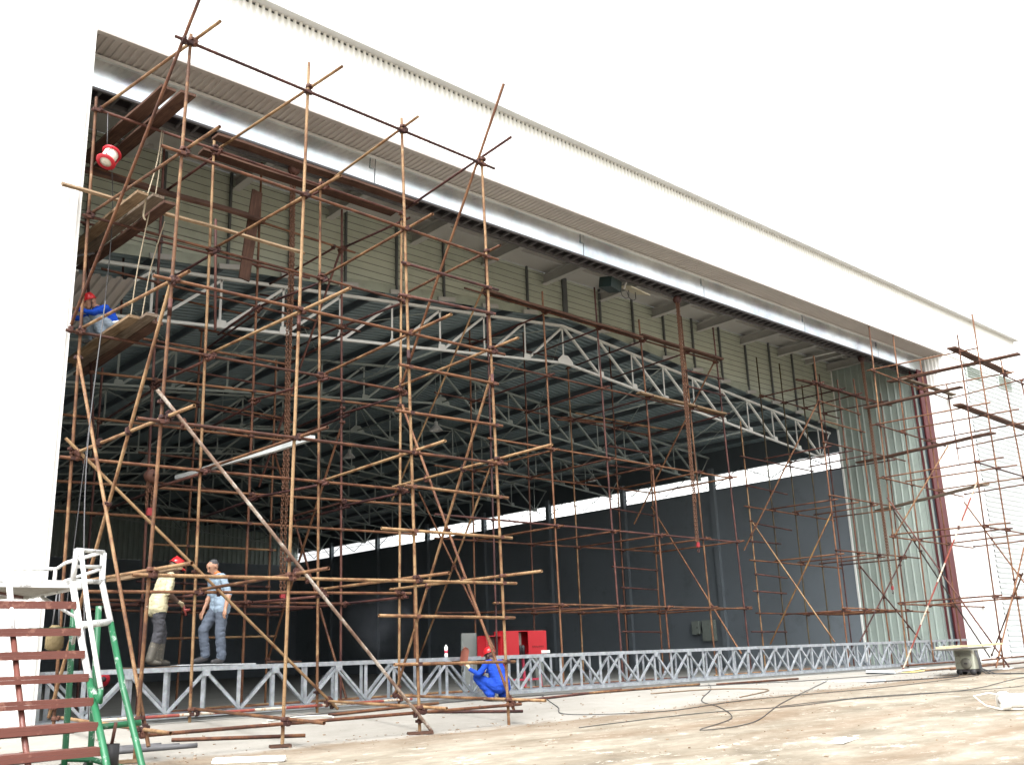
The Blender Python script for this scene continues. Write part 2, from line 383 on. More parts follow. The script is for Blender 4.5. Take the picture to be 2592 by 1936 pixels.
MB().add([(HX0, HY0-.05, zroof(HX0)-.1), (HC, HY0-.05, zroof(HC)-.1), (HC, HY0-.05, zroof(HC)+.16), (HX0, HY0-.05, zroof(HX0)+.16)], [(0, 1, 2, 3)]).add([(HC, HY0-.05, zroof(HC)-.1), (HX1, HY0-.05, zroof(HX1)-.1), (HX1, HY0-.05, zroof(HX1)+.16), (HC, HY0-.05, zroof(HC)+.16)], [(0, 1, 2, 3)]).build('verge_flashing', simple('green_grey_flashing', (.30, .33, .27), .5), hg)
# door pocket: ribbed return wall, red column, ribbed reveal
corr(MB(), (37.5, 16.95, FLOOR), (0, 1, 0), (0, 0, 1), HY0-16.95, 11.58-FLOOR, .3, .045, (-1, 0, 0), .7).build('return_wall', M_green, hg)
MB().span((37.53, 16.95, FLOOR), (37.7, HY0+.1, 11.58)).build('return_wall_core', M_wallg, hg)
MB().span((XL-.1, 16.2, FLOOR), (XL, HY0+.1, 11.58)).build('left_return_wall', M_green, hg)
MB().span((37.46, HY0-.05, FLOOR), (37.5, HY0+.03, 11.2)).build('corner_trim', M_white, hg)
c = MB(); c.span((37.35, 16.72, FLOOR), (38.12, 16.75, ZFB+.05)); c.span((37.35, 17.02, FLOOR), (38.12, 17.05, ZFB+.05)); c.span((37.7, 16.75, FLOOR), (37.73, 17.02, ZFB+.05)); c.build('red_column', M_redc, hg)
corr(MB(), (XR, YF+.06, FLOOR), (0, 1, 0), (0, 0, 1), .78, ZS-FLOOR, .145, .03, (-1, 0, 0)).build('door_reveal', M_white, hg)
MB().span((XR+.02, YF+.2, FLOOR), (XR+.1, 17.2, ZS)).build('reveal_core', M_white, hg)
# hall: walls, clerestory, roof, purlins, trusses
YT = [20.8, 27.1, 32.6, 38.0, 43.4, 48.8, 54.2, 59.8]
ZW, ZE = 7.05, 7.74
for xw, s in ((HX1, 1), (HX0, -1)):
    a, b = sorted((xw, xw+s*.2))
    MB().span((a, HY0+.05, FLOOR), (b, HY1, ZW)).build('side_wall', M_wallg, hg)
    MB().span((a, HY0+.05, ZE), (b, HY1, zroof(xw)+.1)).build('eave_beam', M_purl, hg)
    for k, yy in enumerate(YT[1:]):
        col = MB().span((xw-s*.06-.12, yy-.12, FLOOR), (xw-s*.06+.12, yy+.12, ZE+.3)).build('hall_column', M_wallg, hg)
    for y0, y1 in zip([HY0+.2]+YT[1:], YT[1:]+[HY1]):
        n = 4
        for i in range(n):
            ya, yb = y0+(y1-y0)*i/n, y0+(y1-y0)*(i+1)/n; zz = (ZW+.08, ZE+.1); f = i % 2
            MB().tube([(xw-s*.05, ya+.25 if i == 0 else ya, zz[f]), (xw-s*.05, yb, zz[1-f])], .022, 6).build('clerestory_brace', M_purl, hg)
        MB().tube([(xw-s*.09, y0+.2, ZW+.42), (xw-s*.09, y1, ZW+.40)], .014, 5).build('clerestory_rail', M_purl, hg)
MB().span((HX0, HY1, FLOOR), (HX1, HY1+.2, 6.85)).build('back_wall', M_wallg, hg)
corr(MB(), (HX0, HY1+.02, 6.85), (1, 0, 0), (0, 0, 1), HX1-HX0, 3.6, .35, .05, (0, -1, 0)).build('back_cladding', M_green, hg)
L = math.hypot(HC-HX0+.6, .0985*(HC-HX0+.6))
for s in (-1, 1):
    d = Vector((s, 0, -.0985)).normalized()
    corr(MB(), (HC, HY0, zroof(HC)+.14), (0, 1, 0), d, HY1-HY0, L, .25, .04, (0, 0, -1)).build('roof_sheet', M_roof, hg)
    MB().add([Vector((HC, HY0, zroof(HC)+.2)), Vector((HC, HY1+.3, zroof(HC)+.2)), Vector((HC, HY1+.3, zroof(HC)+.2))+d*L, Vector((HC, HY0, zroof(HC)+.2))+d*L], [(0, 1, 2, 3)]).build('roof_cover', M_trim, hg)
    for k in range(1, 11):
        px = HC+s*(k*1.56-.7)
        MB().span((px-.035, HY0+.05, zroof(px)-.10), (px+.035, HY1, zroof(px)+.09)).build('purlin', M_purl, hg)
def ztop(x): return 10.09-.0985*abs(x-HC)
def zbot(x): return 8.86-.0985*abs(x-HC)
PX = 1.66
def member(a, b, w, name, mat, par):
    return MB().angle(a, b, w, w*.22, (0, 1, 0)).build(name, mat, par)
for ti, ty in enumerate(YT):
    mt = M_tw if ti == 0 else M_td
    near = ti < 4
    tr = MB(); xe = HX1-.15
    for s in (-1, 1): tr.bar((HC, ty, ztop(HC)), (HC+s*(xe-HC), ty, ztop(xe)), .08, .075)
    tr = tr.build('roof_truss', mt, hg)
    b = MB()
    for s in (-1, 1): b.bar((HC, ty, zbot(HC)), (HC+s*(36.44-HC), ty, zbot(36.44)), .08, .065)
    b.build('bottom_chord', mt, tr)
    far = MB()
    for k in range(10):
        for s in ((1,) if k == 0 else (-1, 1)):
            x = HC+s*k*PX
            if near: MB().angle((x, ty, zbot(x)), (x, ty, ztop(x)), .058, .01, (0, 1, 0)).build('vertical', mt, tr)
            else: far.bar((x, ty, zbot(x)), (x, ty, ztop(x)), .07, .07)
        for s in (-1, 1):
            if k == 9: x0, x1, z1 = HC+s*9*PX, HC+s*(xe-HC), ztop(xe); p, q_ = (x0, ty, zbot(x0)), (x1, ty, z1)
            else: x0, x1 = HC+s*k*PX, HC+s*(k+1)*PX; p, q_ = (x0, ty, ztop(x0)), (x1, ty, zbot(x1))
            if near: MB().angle(p, q_, .062, .01, (0, 1, 0)).build('diagonal', mt, tr)
            else: far.bar(p, q_, .075, .07)
            if near and k < 9:
                x1 = HC+s*(k+1)*PX; MB().add([(x1-.14, ty-.05, zbot(x1)-.03), (x1+.14, ty-.05, zbot(x1)-.03), (x1+.11, ty-.05, zbot(x1)+.16), (x1-.11, ty-.05, zbot(x1)+.16), (x1-.14, ty-.038, zbot(x1)-.03), (x1+.14, ty-.038, zbot(x1)-.03), (x1+.11, ty-.038, zbot(x1)+.16), (x1-.11, ty-.038, zbot(x1)+.16)], [(3, 2, 1, 0), (4, 5, 6, 7), (0, 1, 5, 4), (1, 2, 6, 5), (2, 3, 7, 6), (3, 0, 4, 7)]).build('gusset_plate', mt, tr)
    g = [(-.33, 0), (-.33, .12), (-.12, .3), (.12, .3), (.33, .12), (.33, 0)]
    if near: MB().add([(HC+a, ty-.06, zbot(HC)-.06+c) for a, c in g]+[(HC+a, ty-.045, zbot(HC)-.06+c) for a, c in g], [(5, 4, 3, 2, 1, 0), (6, 7, 8, 9, 10, 11)]+[(i, (i+1) % 6, 6+(i+1) % 6, 6+i) for i in range(6)]).build('ridge_gusset', mt, tr)
    if not near: o = far.build('web', mt, tr); o['kind'] = 'stuff'
for i in range(len(YT)-1):     # ties and cross bracing between trusses
    y0, y1 = YT[i], YT[i+1]
    for k in (-6, -3, 0, 3, 6):
        x = HC+k*PX
        MB().tube([(x, y0, zbot(x)+.05), (x, y1, zbot(x)+.05)], .03, 6).build('tie_bar', M_td, hg)
        if i < 5:
            MB().tube([(x, y0, ztop(x)), (x, (y0+y1)/2, zbot(x)+.05), (x, y1, ztop(x))], .024, 6).build('sway_brace', M_td, hg)
    if i % 2 == 0:
        for s in (-1, 1):
            for k in (0, 3, 6):
                xa, xb = HC+s*k*PX, HC+s*(k+3)*PX
                MB().tube([(xa, y0, ztop(xa)-.06), (xb, y1, ztop(xb)-.06)], .016, 5).build('roof_rod', M_td, hg)
                MB().tube([(xb, y0, ztop(xb)-.08), (xa, y1, ztop(xa)-.08)], .016, 5).build('roof_rod', M_td, hg)
# skylight-free hall: bell lamps under the trusses
M_lamp = simple('lamp_aluminium', (.75, .76, .75), .4, .1, .1, 4)
lab = ['first grey bell lamp under the roof near the ridge', 'grey bell lamp deeper under the ridge', 'grey bell lamp left of the ridge, behind the near tower', 'grey bell lamp left of the ridge and deeper in the hall', 'grey bell lamp near the right-hand wall strip window', 'grey bell lamp near the wall window, deeper in the hall']
for (lx, ly), lb in zip(((22.1, 28.2), (22.2, 34.2), (15.85, 32.9), (15.8, 39.5), (35.5, 32.8), (35.5, 43.6)), lab):
    t = thing('bell_lamp', lb, 'lamp', (lx, ly, 8.15), 'bell lamps under the hangar roof')
    MB().lathe([(.03, .36), (.06, .34), (.075, .2), (.13, .16), (.24, .02), (.25, 0), (.235, .0), (.12, .13), (0, .15)], (lx, ly, 8.15), 14).build('lamp_shade', M_lamp, t)
    MB().tube([(lx, ly, 8.5), (lx, ly, zroof(lx)-.02)], .012, 6).build('hanger', M_td, t)
    MB().ball((lx, ly, 8.22), .08, 10, 6).build('bulb', simple('frosted_glass', (.75, .75, .7), .3), t)
# scaffold pipes: scaffold, kind, finish, end, end (metres)
PIPES = [
    ('A', 'standard', 't', (5.46, 13.00, 9.49), (5.30, 13.00, -1.11)),
    ('A', 'standard', 't', (7.55, 13.00, 9.86), (7.38, 13.00, -1.17)),
    ('A', 'standard', 't', (9.49, 13.00, 9.52), (9.78, 13.00, -1.14)),
    ('A', 'standard', 't', (11.41, 13.00, 9.33), (11.65, 13.00, -1.14)),
    ('A', 'ledger', 'm', (5.19, 12.95, 9.31), (11.70, 12.95, 9.20)),
    ('A', 'ledger', 'r', (5.09, 12.95, 7.41), (11.71, 12.95, 7.28)),
    ('A', 'ledger', 'r', (5.10, 12.95, 5.36), (11.80, 12.95, 5.40)),
    ('A', 'ledger', 'm', (9.44, 12.95, 6.66), (11.69, 12.95, 6.66)),
    ('A', 'ledger', 'm', (9.38, 12.95, 6.05), (11.59, 12.95, 6.16)),
    ('A', 'ledger', 'r', (9.38, 12.95, 4.79), (11.61, 12.95, 4.80)),
    ('A', 'ledger', 'r', (9.30, 12.95, 3.98), (11.68, 12.95, 4.02)),
    ('A', 'ledger', 'r', (5.01, 12.95, 3.27), (11.77, 12.95, 3.32)),
    ('A', 'ledger', 't', (9.48, 12.95, 2.74), (11.76, 12.95, 2.71)),
    ('A', 'ledger', 't', (9.02, 12.95, 2.01), (11.82, 12.95, 2.00)),
    ('A', 'ledger', 't', (5.09, 12.95, 1.18), (11.89, 12.95, 1.21)),
    ('A', 'ledger', 't', (8.97, 12.95, 0.66), (11.82, 12.95, 0.62)),
    ('A', 'ledger', 't', (9.26, 12.95, -0.08), (11.79, 12.95, -0.11)),
    ('A', 'ledger', 'r', (5.23, 12.95, -0.82), (11.90, 12.95, -0.81)),
    ('A', 'standard', 't', (5.05, 15.88, 9.61), (5.23, 15.88, -0.92)),
    ('A', 'standard', 't', (7.24, 15.88, 9.58), (7.33, 15.88, -0.96)),
    ('A', 'standard', 't', (9.55, 15.88, 9.47), (9.69, 15.88, -0.95)),
    ('A', 'standard', 't', (11.58, 15.88, 9.29), (11.46, 15.88, -0.95)),
    ('A', 'ledger', 'm', (5.02, 15.83, 9.35), (11.54, 15.83, 9.28)),
    ('A', 'ledger', 'r', (4.97, 15.83, 7.34), (11.71, 15.83, 7.28)),
    ('A', 'ledger', 'r', (4.88, 15.83, 5.29), (11.59, 15.83, 5.30)),
    ('A', 'ledger', 'r', (4.96, 15.83, 3.22), (11.66, 15.83, 3.26)),
    ('A', 'ledger', 'r', (5.49, 15.83, 1.17), (11.72, 15.83, 1.23)),
    ('A', 'ledger', 'w', (5.81, 15.83, -0.74), (11.73, 15.83, -0.74)),
    ('A', 'transom', 't', (5.60, 12.28, 9.39), (5.10, 16.03, 9.40)),
    ('A', 'transom', 't', (7.67, 12.14, 9.40), (7.33, 16.03, 9.41)),
    ('A', 'transom', 't', (9.52, 12.54, 9.35), (9.65, 16.03, 9.38)),
    ('A', 'transom', 'm', (11.41, 12.14, 9.43), (11.63, 16.03, 9.38)),
    ('A', 'transom', 't', (5.59, 12.10, 7.52), (5.11, 16.03, 7.42)),
    ('A', 'transom', 't', (7.62, 12.07, 7.38), (7.39, 16.03, 7.42)),
    ('A', 'transom', 't', (9.58, 12.23, 7.35), (9.67, 16.03, 7.39)),
    ('A', 'transom', 't', (11.50, 12.64, 7.42), (11.58, 16.03, 7.41)),
    ('A', 'transom', 't', (5.49, 12.64, 5.42), (5.12, 16.03, 5.38)),
    ('A', 'transom', 't', (7.58, 11.70, 5.36), (7.41, 16.03, 5.39)),
    ('A', 'transom', 't', (9.63, 11.84, 5.42), (9.71, 16.03, 5.36)),
    ('A', 'transom', 't', (11.57, 12.32, 5.52), (11.47, 16.03, 5.38)),
    ('A', 'transom', 't', (5.47, 12.19, 3.35), (5.21, 16.03, 3.32)),
    ('A', 'transom', 't', (7.53, 12.19, 3.32), (7.41, 16.03, 3.29)),
    ('A', 'transom', 't', (9.69, 12.13, 3.36), (9.76, 16.03, 3.29)),
    ('A', 'transom', 't', (11.67, 11.68, 3.45), (11.44, 16.03, 3.33)),
    ('A', 'transom', 't', (5.30, 11.64, 1.22), (5.58, 16.03, 1.35)),
    ('A', 'transom', 't', (7.49, 12.04, 1.26), (7.40, 16.03, 1.23)),
    ('A', 'transom', 't', (9.77, 12.19, 1.27), (9.75, 16.03, 1.28)),
    ('A', 'transom', 't', (11.73, 12.13, 1.35), (11.37, 16.03, 1.31)),
    ('A', 'transom', 't', (5.37, 12.14, -0.77), (5.33, 16.03, -0.66)),
    ('A', 'transom', 't', (7.44, 12.01, -0.79), (7.42, 16.03, -0.66)),
    ('A', 'transom', 't', (9.81, 12.35, -0.75), (9.85, 16.03, -0.67)),
    ('A', 'transom', 't', (11.76, 12.20, -0.74), (11.44, 16.03, -0.66)),
    ('A', 'brace', 'r', (5.38, 12.49, 9.93), (4.95, 15.82, 5.39)),
    ('A', 'brace', 't', (5.40, 13.06, 5.32), (5.17, 15.94, -0.65)),
    ('A', 'brace', 't', (5.09, 15.78, 4.87), (5.40, 12.84, -0.95)),
    ('A', 'brace', 't', (5.00, 15.76, 3.51), (10.04, 15.76, -0.82)),
    ('A', 'brace', 'p', (5.24, 12.89, 3.69), (9.94, 12.89, -1.11)),
    ('A', 'brace', 'r', (11.22, 12.08, 10.47), (11.49, 15.82, 5.35)),
    ('A', 'brace', 'r', (11.53, 15.82, 4.99), (11.73, 12.95, -0.89)),
    ('A', 'brace', 't', (11.63, 13.08, 5.17), (11.42, 15.94, -0.63)),
    ('A', 'standard', 'm', (7.10, 17.90, 10.19), (7.28, 17.90, -0.85)),
    ('A', 'standard', 'r', (9.28, 17.90, 10.60), (9.27, 17.90, -0.85)),
    ('A', 'standard', 'm', (11.35, 17.90, 10.09), (11.47, 17.90, -0.85)),
    ('A', 'standard', 'r', (13.35, 17.90, 3.77), (13.35, 17.90, -0.85)),
    ('A', 'standard', 'm', (7.37, 21.20, 6.38), (7.39, 21.20, -0.85)),
    ('A', 'standard', 'r', (9.60, 21.20, 7.68), (9.46, 21.20, -0.85)),
    ('A', 'standard', 'r', (11.58, 21.20, 7.29), (11.57, 21.20, -0.85)),
    ('A', 'ledger', 'r', (5.72, 17.85, 9.30), (11.69, 17.85, 9.08)),
    ('A', 'ledger', 'm', (5.53, 17.85, 8.12), (10.51, 17.85, 8.17)),
    ('A', 'ledger', 'r', (6.04, 17.85, 7.29), (11.84, 17.85, 7.19)),
    ('A', 'ledger', 'r', (5.98, 17.85, 5.25), (13.21, 17.85, 5.57)),
    ('A', 'ledger', 'r', (5.53, 17.85, 3.20), (13.37, 17.85, 3.35)),
    ('A', 'ledger', 'r', (5.54, 17.85, 2.68), (13.36, 17.85, 2.69)),
    ('A', 'ledger', 'r', (6.00, 17.85, 1.18), (11.66, 17.85, 1.15)),
    ('A', 'ledger', 'r', (8.59, 21.15, 8.31), (12.47, 21.15, 8.29)),
    ('A', 'ledger', 'r', (8.76, 21.15, 7.71), (12.15, 21.15, 7.68)),
    ('A', 'ledger', 'm', (8.83, 21.15, 6.63), (12.18, 21.15, 6.59)),
    ('A', 'ledger', 'r', (8.77, 21.15, 5.93), (11.96, 21.15, 5.82)),
    ('A', 'ledger', 'r', (8.27, 21.15, 4.58), (12.00, 21.15, 4.56)),
    ('A', 'ledger', 'r', (8.74, 21.15, 3.95), (10.99, 21.15, 3.86)),
    ('A', 'ledger', 't', (8.71, 21.15, 2.59), (11.70, 21.15, 2.59)),
    ('A', 'ledger', 'r', (6.75, 21.15, 1.22), (11.82, 21.15, 1.09)),
    ('A', 'ledger', 't', (9.06, 21.15, 0.60), (11.78, 21.15, 0.61)),
    ('A', 'transom', 'm', (7.29, 17.65, 1.15), (7.45, 21.35, 1.15)),
    ('A', 'transom', 'm', (7.25, 17.65, 3.15), (7.44, 21.35, 3.15)),
    ('A', 'transom', 'm', (7.22, 17.65, 5.15), (7.43, 21.35, 5.15)),
    ('A', 'transom', 'm', (9.30, 17.65, 1.15), (9.55, 21.35, 1.15)),
    ('A', 'transom', 'm', (9.30, 17.65, 3.15), (9.59, 21.35, 3.15)),
    ('A', 'transom', 'm', (9.30, 17.65, 5.15), (9.62, 21.35, 5.15)),
    ('A', 'transom', 'm', (9.30, 17.65, 7.15), (9.65, 21.35, 7.15)),
    ('A', 'transom', 'm', (11.49, 17.65, 1.15), (11.63, 21.35, 1.15)),
    ('A', 'transom', 'm', (11.46, 17.65, 3.15), (11.64, 21.35, 3.15)),
    ('A', 'transom', 'm', (11.44, 17.65, 5.15), (11.64, 21.35, 5.15)),
    ('A', 'transom', 'm', (11.42, 17.65, 7.05), (11.64, 21.35, 7.05)),
    ('A', 'transom', 'm', (7.37, 15.68, 1.15), (7.29, 18.10, 1.15)),
    ('A', 'transom', 'm', (7.36, 15.68, 3.20), (7.26, 18.10, 3.20)),
    ('A', 'transom', 'm', (7.34, 15.68, 5.23), (7.22, 18.10, 5.23)),
    ('A', 'transom', 'm', (7.33, 15.68, 7.25), (7.19, 18.10, 7.25)),
    ('A', 'transom', 'm', (7.31, 15.68, 9.25), (7.16, 18.10, 9.25)),
    ('A', 'transom', 'm', (9.75, 15.68, 1.15), (9.28, 18.10, 1.15)),
    ('A', 'transom', 'm', (9.72, 15.68, 3.20), (9.29, 18.10, 3.20)),
    ('A', 'transom', 'm', (9.69, 15.68, 5.23), (9.29, 18.10, 5.23)),
    ('A', 'transom', 'm', (9.66, 15.68, 7.25), (9.29, 18.10, 7.25)),
    ('A', 'transom', 'm', (9.63, 15.68, 9.25), (9.30, 18.10, 9.25)),
    ('A', 'transom', 'm', (11.54, 15.68, 1.15), (11.49, 18.10, 1.15)),
    ('A', 'transom', 'm', (11.57, 15.68, 3.20), (11.47, 18.10, 3.20)),
    ('A', 'transom', 'm', (11.60, 15.68, 5.23), (11.44, 18.10, 5.23)),
    ('A', 'transom', 'm', (11.62, 15.68, 7.25), (11.41, 18.10, 7.25)),
    ('A', 'transom', 'm', (11.65, 15.68, 9.15), (11.39, 18.10, 9.15)),
    ('A', 'ledger', 'r', (6.95, 17.95, 6.10), (10.12, 17.95, 6.13)),
    ('A', 'ledger', 'r', (5.56, 17.95, 4.42), (10.13, 17.95, 4.47)),
    ('A', 'ledger', 'm', (6.28, 17.95, 1.11), (10.80, 17.95, 1.08)),
    ('A', 'ledger', 'm', (11.10, 21.25, 8.95), (12.56, 21.25, 9.03)),
    ('A', 'ledger', 'm', (9.61, 21.25, 5.83), (12.10, 21.25, 5.78)),
    ('A', 'ledger', 'm', (8.45, 21.25, 1.80), (11.47, 21.25, 1.74)),
    ('A', 'standard', 'm', (7.61, 16.45, 8.24), (7.71, 16.45, 6.02)),
    ('A', 'standard', 'm', (7.63, 21.20, 9.40), (7.68, 21.20, 7.69)),
    ('A', 'standard', 'm', (5.70, 17.90, 8.25), (6.21, 17.90, 3.55)),
    ('A', 'brace', 'm', (8.35, 15.98, 6.51), (8.46, 17.90, 6.47)),
    ('A', 'brace', 'm', (11.12, 17.90, 9.05), (11.10, 21.20, 9.08)),
    ('A', 'brace', 'm', (11.33, 17.90, 7.22), (12.09, 21.20, 7.70)),
    ('A', 'brace', 'm', (11.43, 17.90, 5.35), (12.24, 21.20, 5.67)),
    ('A', 'brace', 'r', (11.43, 17.90, 3.26), (11.48, 21.20, 3.22)),
    ('A', 'brace', 'm', (11.32, 17.90, 9.04), (11.23, 21.20, 4.08)),
    ('A', 'brace', 'r', (11.44, 17.90, 5.03), (11.61, 21.20, 0.10)),
    ('A', 'brace', 'r', (11.62, 21.20, 4.92), (11.60, 17.90, -0.73)),
    ('B', 'standard', 'm', (15.74, 17.90, 10.05), (15.74, 17.90, -0.85)),
    ('B', 'standard', 'r', (17.77, 17.90, 9.54), (17.90, 17.90, -0.85)),
    ('B', 'standard', 'm', (19.90, 17.90, 10.15), (20.10, 17.90, -0.85)),
    ('B', 'standard', 'r', (21.80, 17.90, 9.57), (22.10, 17.90, -0.85)),
    ('B', 'standard', 't', (23.88, 17.90, 10.11), (24.13, 17.90, -0.85)),
    ('B', 'standard', 'm', (25.54, 17.90, 10.06), (25.85, 17.90, -0.85)),
    ('B', 'standard', 'r', (17.93, 21.20, 9.73), (17.87, 21.20, -0.85)),
    ('B', 'standard', 'r', (20.13, 21.20, 9.73), (20.10, 21.20, -0.85)),
    ('B', 'standard', 't', (22.06, 21.20, 8.93), (22.05, 21.20, -0.85)),
    ('B', 'standard', 'r', (24.15, 21.20, 10.06), (24.07, 21.20, -0.85)),
    ('B', 'standard', 'r', (25.91, 21.20, 8.12), (25.75, 21.20, -0.85)),
    ('B', 'ledger', 'r', (14.96, 17.85, 8.97), (25.49, 17.85, 8.87)),
    ('B', 'ledger', 'r', (14.59, 17.85, 7.15), (25.55, 17.85, 7.08)),
    ('B', 'ledger', 'r', (15.59, 17.85, 5.17), (25.68, 17.85, 5.10)),
    ('B', 'ledger', 'm', (13.91, 17.85, 3.18), (25.73, 17.85, 3.11)),
    ('B', 'ledger', 't', (15.62, 17.85, 1.20), (26.11, 17.85, 1.10)),
    ('B', 'ledger', 'r', (16.54, 21.15, 7.21), (25.81, 21.15, 7.11)),
    ('B', 'ledger', 'r', (16.50, 21.15, 5.12), (25.67, 21.15, 5.11)),
    ('B', 'ledger', 'r', (16.47, 21.15, 3.12), (26.00, 21.15, 3.14)),
    ('B', 'ledger', 'r', (16.51, 21.15, 1.15), (25.72, 21.15, 1.18)),
    ('B', 'ledger', 'm', (17.63, 21.15, 9.05), (21.56, 21.15, 9.12)),
    ('B', 'ledger', 't', (22.25, 21.15, 7.40), (26.86, 21.15, 7.43)),
    ('B', 'ledger', 'm', (23.55, 21.15, 2.58), (25.71, 21.15, 2.53)),
    ('B', 'ledger', 'm', (23.90, 21.15, 1.94), (25.67, 21.15, 1.90)),
    ('B', 'ledger', 'm', (23.84, 21.15, 0.59), (25.67, 21.15, 0.55)),
    ('B', 'ledger', 'm', (23.64, 21.15, 4.44), (25.78, 21.15, 4.35)),
    ('B', 'ledger', 'm', (23.76, 21.15, 6.50), (25.94, 21.15, 6.48)),
    ('B', 'ledger', 'm', (23.79, 17.85, 8.31), (25.79, 17.85, 8.34)),
    ('B', 'ledger', 'm', (23.82, 17.85, 7.80), (25.78, 17.85, 7.79)),
    ('B', 'transom', 'r', (17.93, 17.65, 1.14), (17.94, 21.35, 1.14)),
    ('B', 'transom', 'r', (17.90, 17.65, 3.13), (17.95, 21.35, 3.13)),
    ('B', 'transom', 'r', (17.87, 17.65, 5.12), (17.96, 21.35, 5.12)),
    ('B', 'transom', 'm', (17.84, 17.65, 7.15), (17.98, 21.35, 7.15)),
    ('B', 'transom', 'm', (17.81, 17.65, 8.90), (17.99, 21.35, 8.90)),
    ('B', 'transom', 'r', (20.11, 17.65, 1.14), (20.16, 21.35, 1.14)),
    ('B', 'transom', 'r', (20.07, 17.65, 3.13), (20.16, 21.35, 3.13)),
    ('B', 'transom', 'r', (20.03, 17.65, 5.12), (20.17, 21.35, 5.12)),
    ('B', 'transom', 'm', (19.99, 17.65, 7.15), (20.18, 21.35, 7.15)),
    ('B', 'transom', 'm', (19.95, 17.65, 8.90), (20.19, 21.35, 8.90)),
    ('B', 'transom', 'r', (22.09, 17.65, 1.14), (22.11, 21.35, 1.14)),
    ('B', 'transom', 'r', (22.03, 17.65, 3.13), (22.11, 21.35, 3.13)),
    ('B', 'transom', 'r', (21.97, 17.65, 5.12), (22.11, 21.35, 5.12)),
    ('B', 'transom', 'm', (21.91, 17.65, 7.15), (22.12, 21.35, 7.15)),
    ('B', 'transom', 'm', (21.85, 17.65, 8.90), (22.12, 21.35, 8.90)),
    ('B', 'transom', 'r', (24.13, 17.65, 1.14), (24.14, 21.35, 1.14)),
    ('B', 'transom', 'r', (24.08, 17.65, 3.13), (24.16, 21.35, 3.13)),
    ('B', 'transom', 'r', (24.03, 17.65, 5.12), (24.17, 21.35, 5.12)),
    ('B', 'transom', 'm', (23.98, 17.65, 7.15), (24.19, 21.35, 7.15)),
    ('B', 'transom', 'm', (23.94, 17.65, 8.90), (24.20, 21.35, 8.90)),
    ('B', 'transom', 'r', (25.84, 17.65, 1.14), (25.84, 21.35, 1.14)),
    ('B', 'transom', 'r', (25.77, 17.65, 3.13), (25.88, 21.35, 3.13)),
    ('B', 'transom', 'r', (25.71, 17.65, 5.12), (25.92, 21.35, 5.12)),
    ('B', 'transom', 'm', (25.65, 17.65, 7.15), (25.96, 21.35, 7.15)),
    ('B', 'ledger', 'm', (23.86, 21.25, 6.51), (25.89, 21.25, 6.51)),
    ('B', 'ledger', 'm', (23.86, 21.25, 5.88), (25.82, 21.25, 5.91)),
    ('B', 'ledger', 'm', (19.85, 21.25, 1.24), (23.30, 21.25, 1.31)),
    ('B', 'ledger', 'm', (19.20, 21.25, 9.11), (21.66, 21.25, 9.17)),
    ('B', 'ledger', 'r', (21.76, 21.30, 7.23), (27.10, 21.30, 7.51)),
    ('B', 'ledger', 'r', (21.56, 21.30, 7.12), (23.89, 21.30, 7.33)),
    ('B', 'brace', 't', (15.63, 17.90, 9.13), (15.10, 21.20, 4.04)),
    ('B', 'brace', 'r', (15.99, 21.20, 4.34), (15.77, 17.90, -0.04)),
    ('B', 'brace', 't', (15.73, 17.90, 4.52), (15.93, 21.20, -0.02)),
    ('B', 'brace', 'r', (25.41, 17.90, 8.84), (24.81, 21.20, 4.01)),
    ('B', 'brace', 'r', (25.76, 21.20, 4.64), (25.43, 17.90, -0.20)),
    ('C', 'standard', 't', (29.09, 19.60, 7.73), (29.13, 19.60, -0.85)),
    ('C', 'standard', 'g', (30.54, 19.60, 10.37), (30.53, 19.60, -0.85)),
    ('C', 'standard', 'g', (32.06, 19.60, 10.39), (31.98, 19.60, -0.85)),
    ('C', 'standard', 'g', (33.51, 19.60, 9.76), (33.42, 19.60, -0.85)),
    ('C', 'standard', 'm', (34.92, 19.60, 10.44), (34.87, 19.60, -0.85)),
    ('C', 'standard', 'r', (30.61, 17.30, 9.86), (30.48, 17.30, -0.85)),
    ('C', 'standard', 'r', (32.05, 17.30, 9.21), (31.85, 17.30, -0.85)),
    ('C', 'standard', 'r', (33.26, 17.30, 9.44), (33.37, 17.30, -0.85)),
    ('C', 'standard', 'r', (35.20, 17.30, 9.19), (34.75, 17.30, -0.85)),
    ('C', 'ledger', 'm', (30.50, 19.55, 8.89), (35.99, 19.55, 8.75)),
    ('C', 'ledger', 'm', (28.80, 19.55, 6.43), (33.52, 19.55, 6.34)),
    ('C', 'ledger', 'r', (28.75, 19.55, 4.67), (34.66, 19.55, 4.54)),
    ('C', 'ledger', 'r', (28.75, 19.55, 2.83), (34.73, 19.55, 2.74)),
    ('C', 'ledger', 'r', (28.81, 19.55, 1.07), (34.74, 19.55, 1.01)),
    ('C', 'ledger', 'm', (28.98, 19.55, 5.41), (31.54, 19.55, 5.30)),
    ('C', 'ledger', 'm', (29.24, 19.55, 4.11), (31.57, 19.55, 3.99)),
    ('C', 'ledger', 'm', (28.86, 19.55, 3.47), (30.78, 19.55, 3.47)),
    ('C', 'ledger', 'm', (28.96, 19.55, 2.37), (30.94, 19.55, 2.28)),
    ('C', 'ledger', 'm', (28.78, 19.55, 1.80), (30.78, 19.55, 1.74)),
    ('C', 'ledger', 'm', (28.45, 19.55, 0.47), (30.47, 19.55, 0.44)),
    ('C', 'ledger', 't', (30.43, 17.25, 8.19), (33.31, 17.25, 8.08)),
    ('C', 'ledger', 't', (30.51, 17.25, 7.49), (33.50, 17.25, 7.43)),
    ('C', 'ledger', 'r', (30.42, 17.25, 6.71), (36.37, 17.25, 6.66)),
    ('C', 'ledger', 'r', (30.38, 17.25, 4.87), (34.78, 17.25, 4.80)),
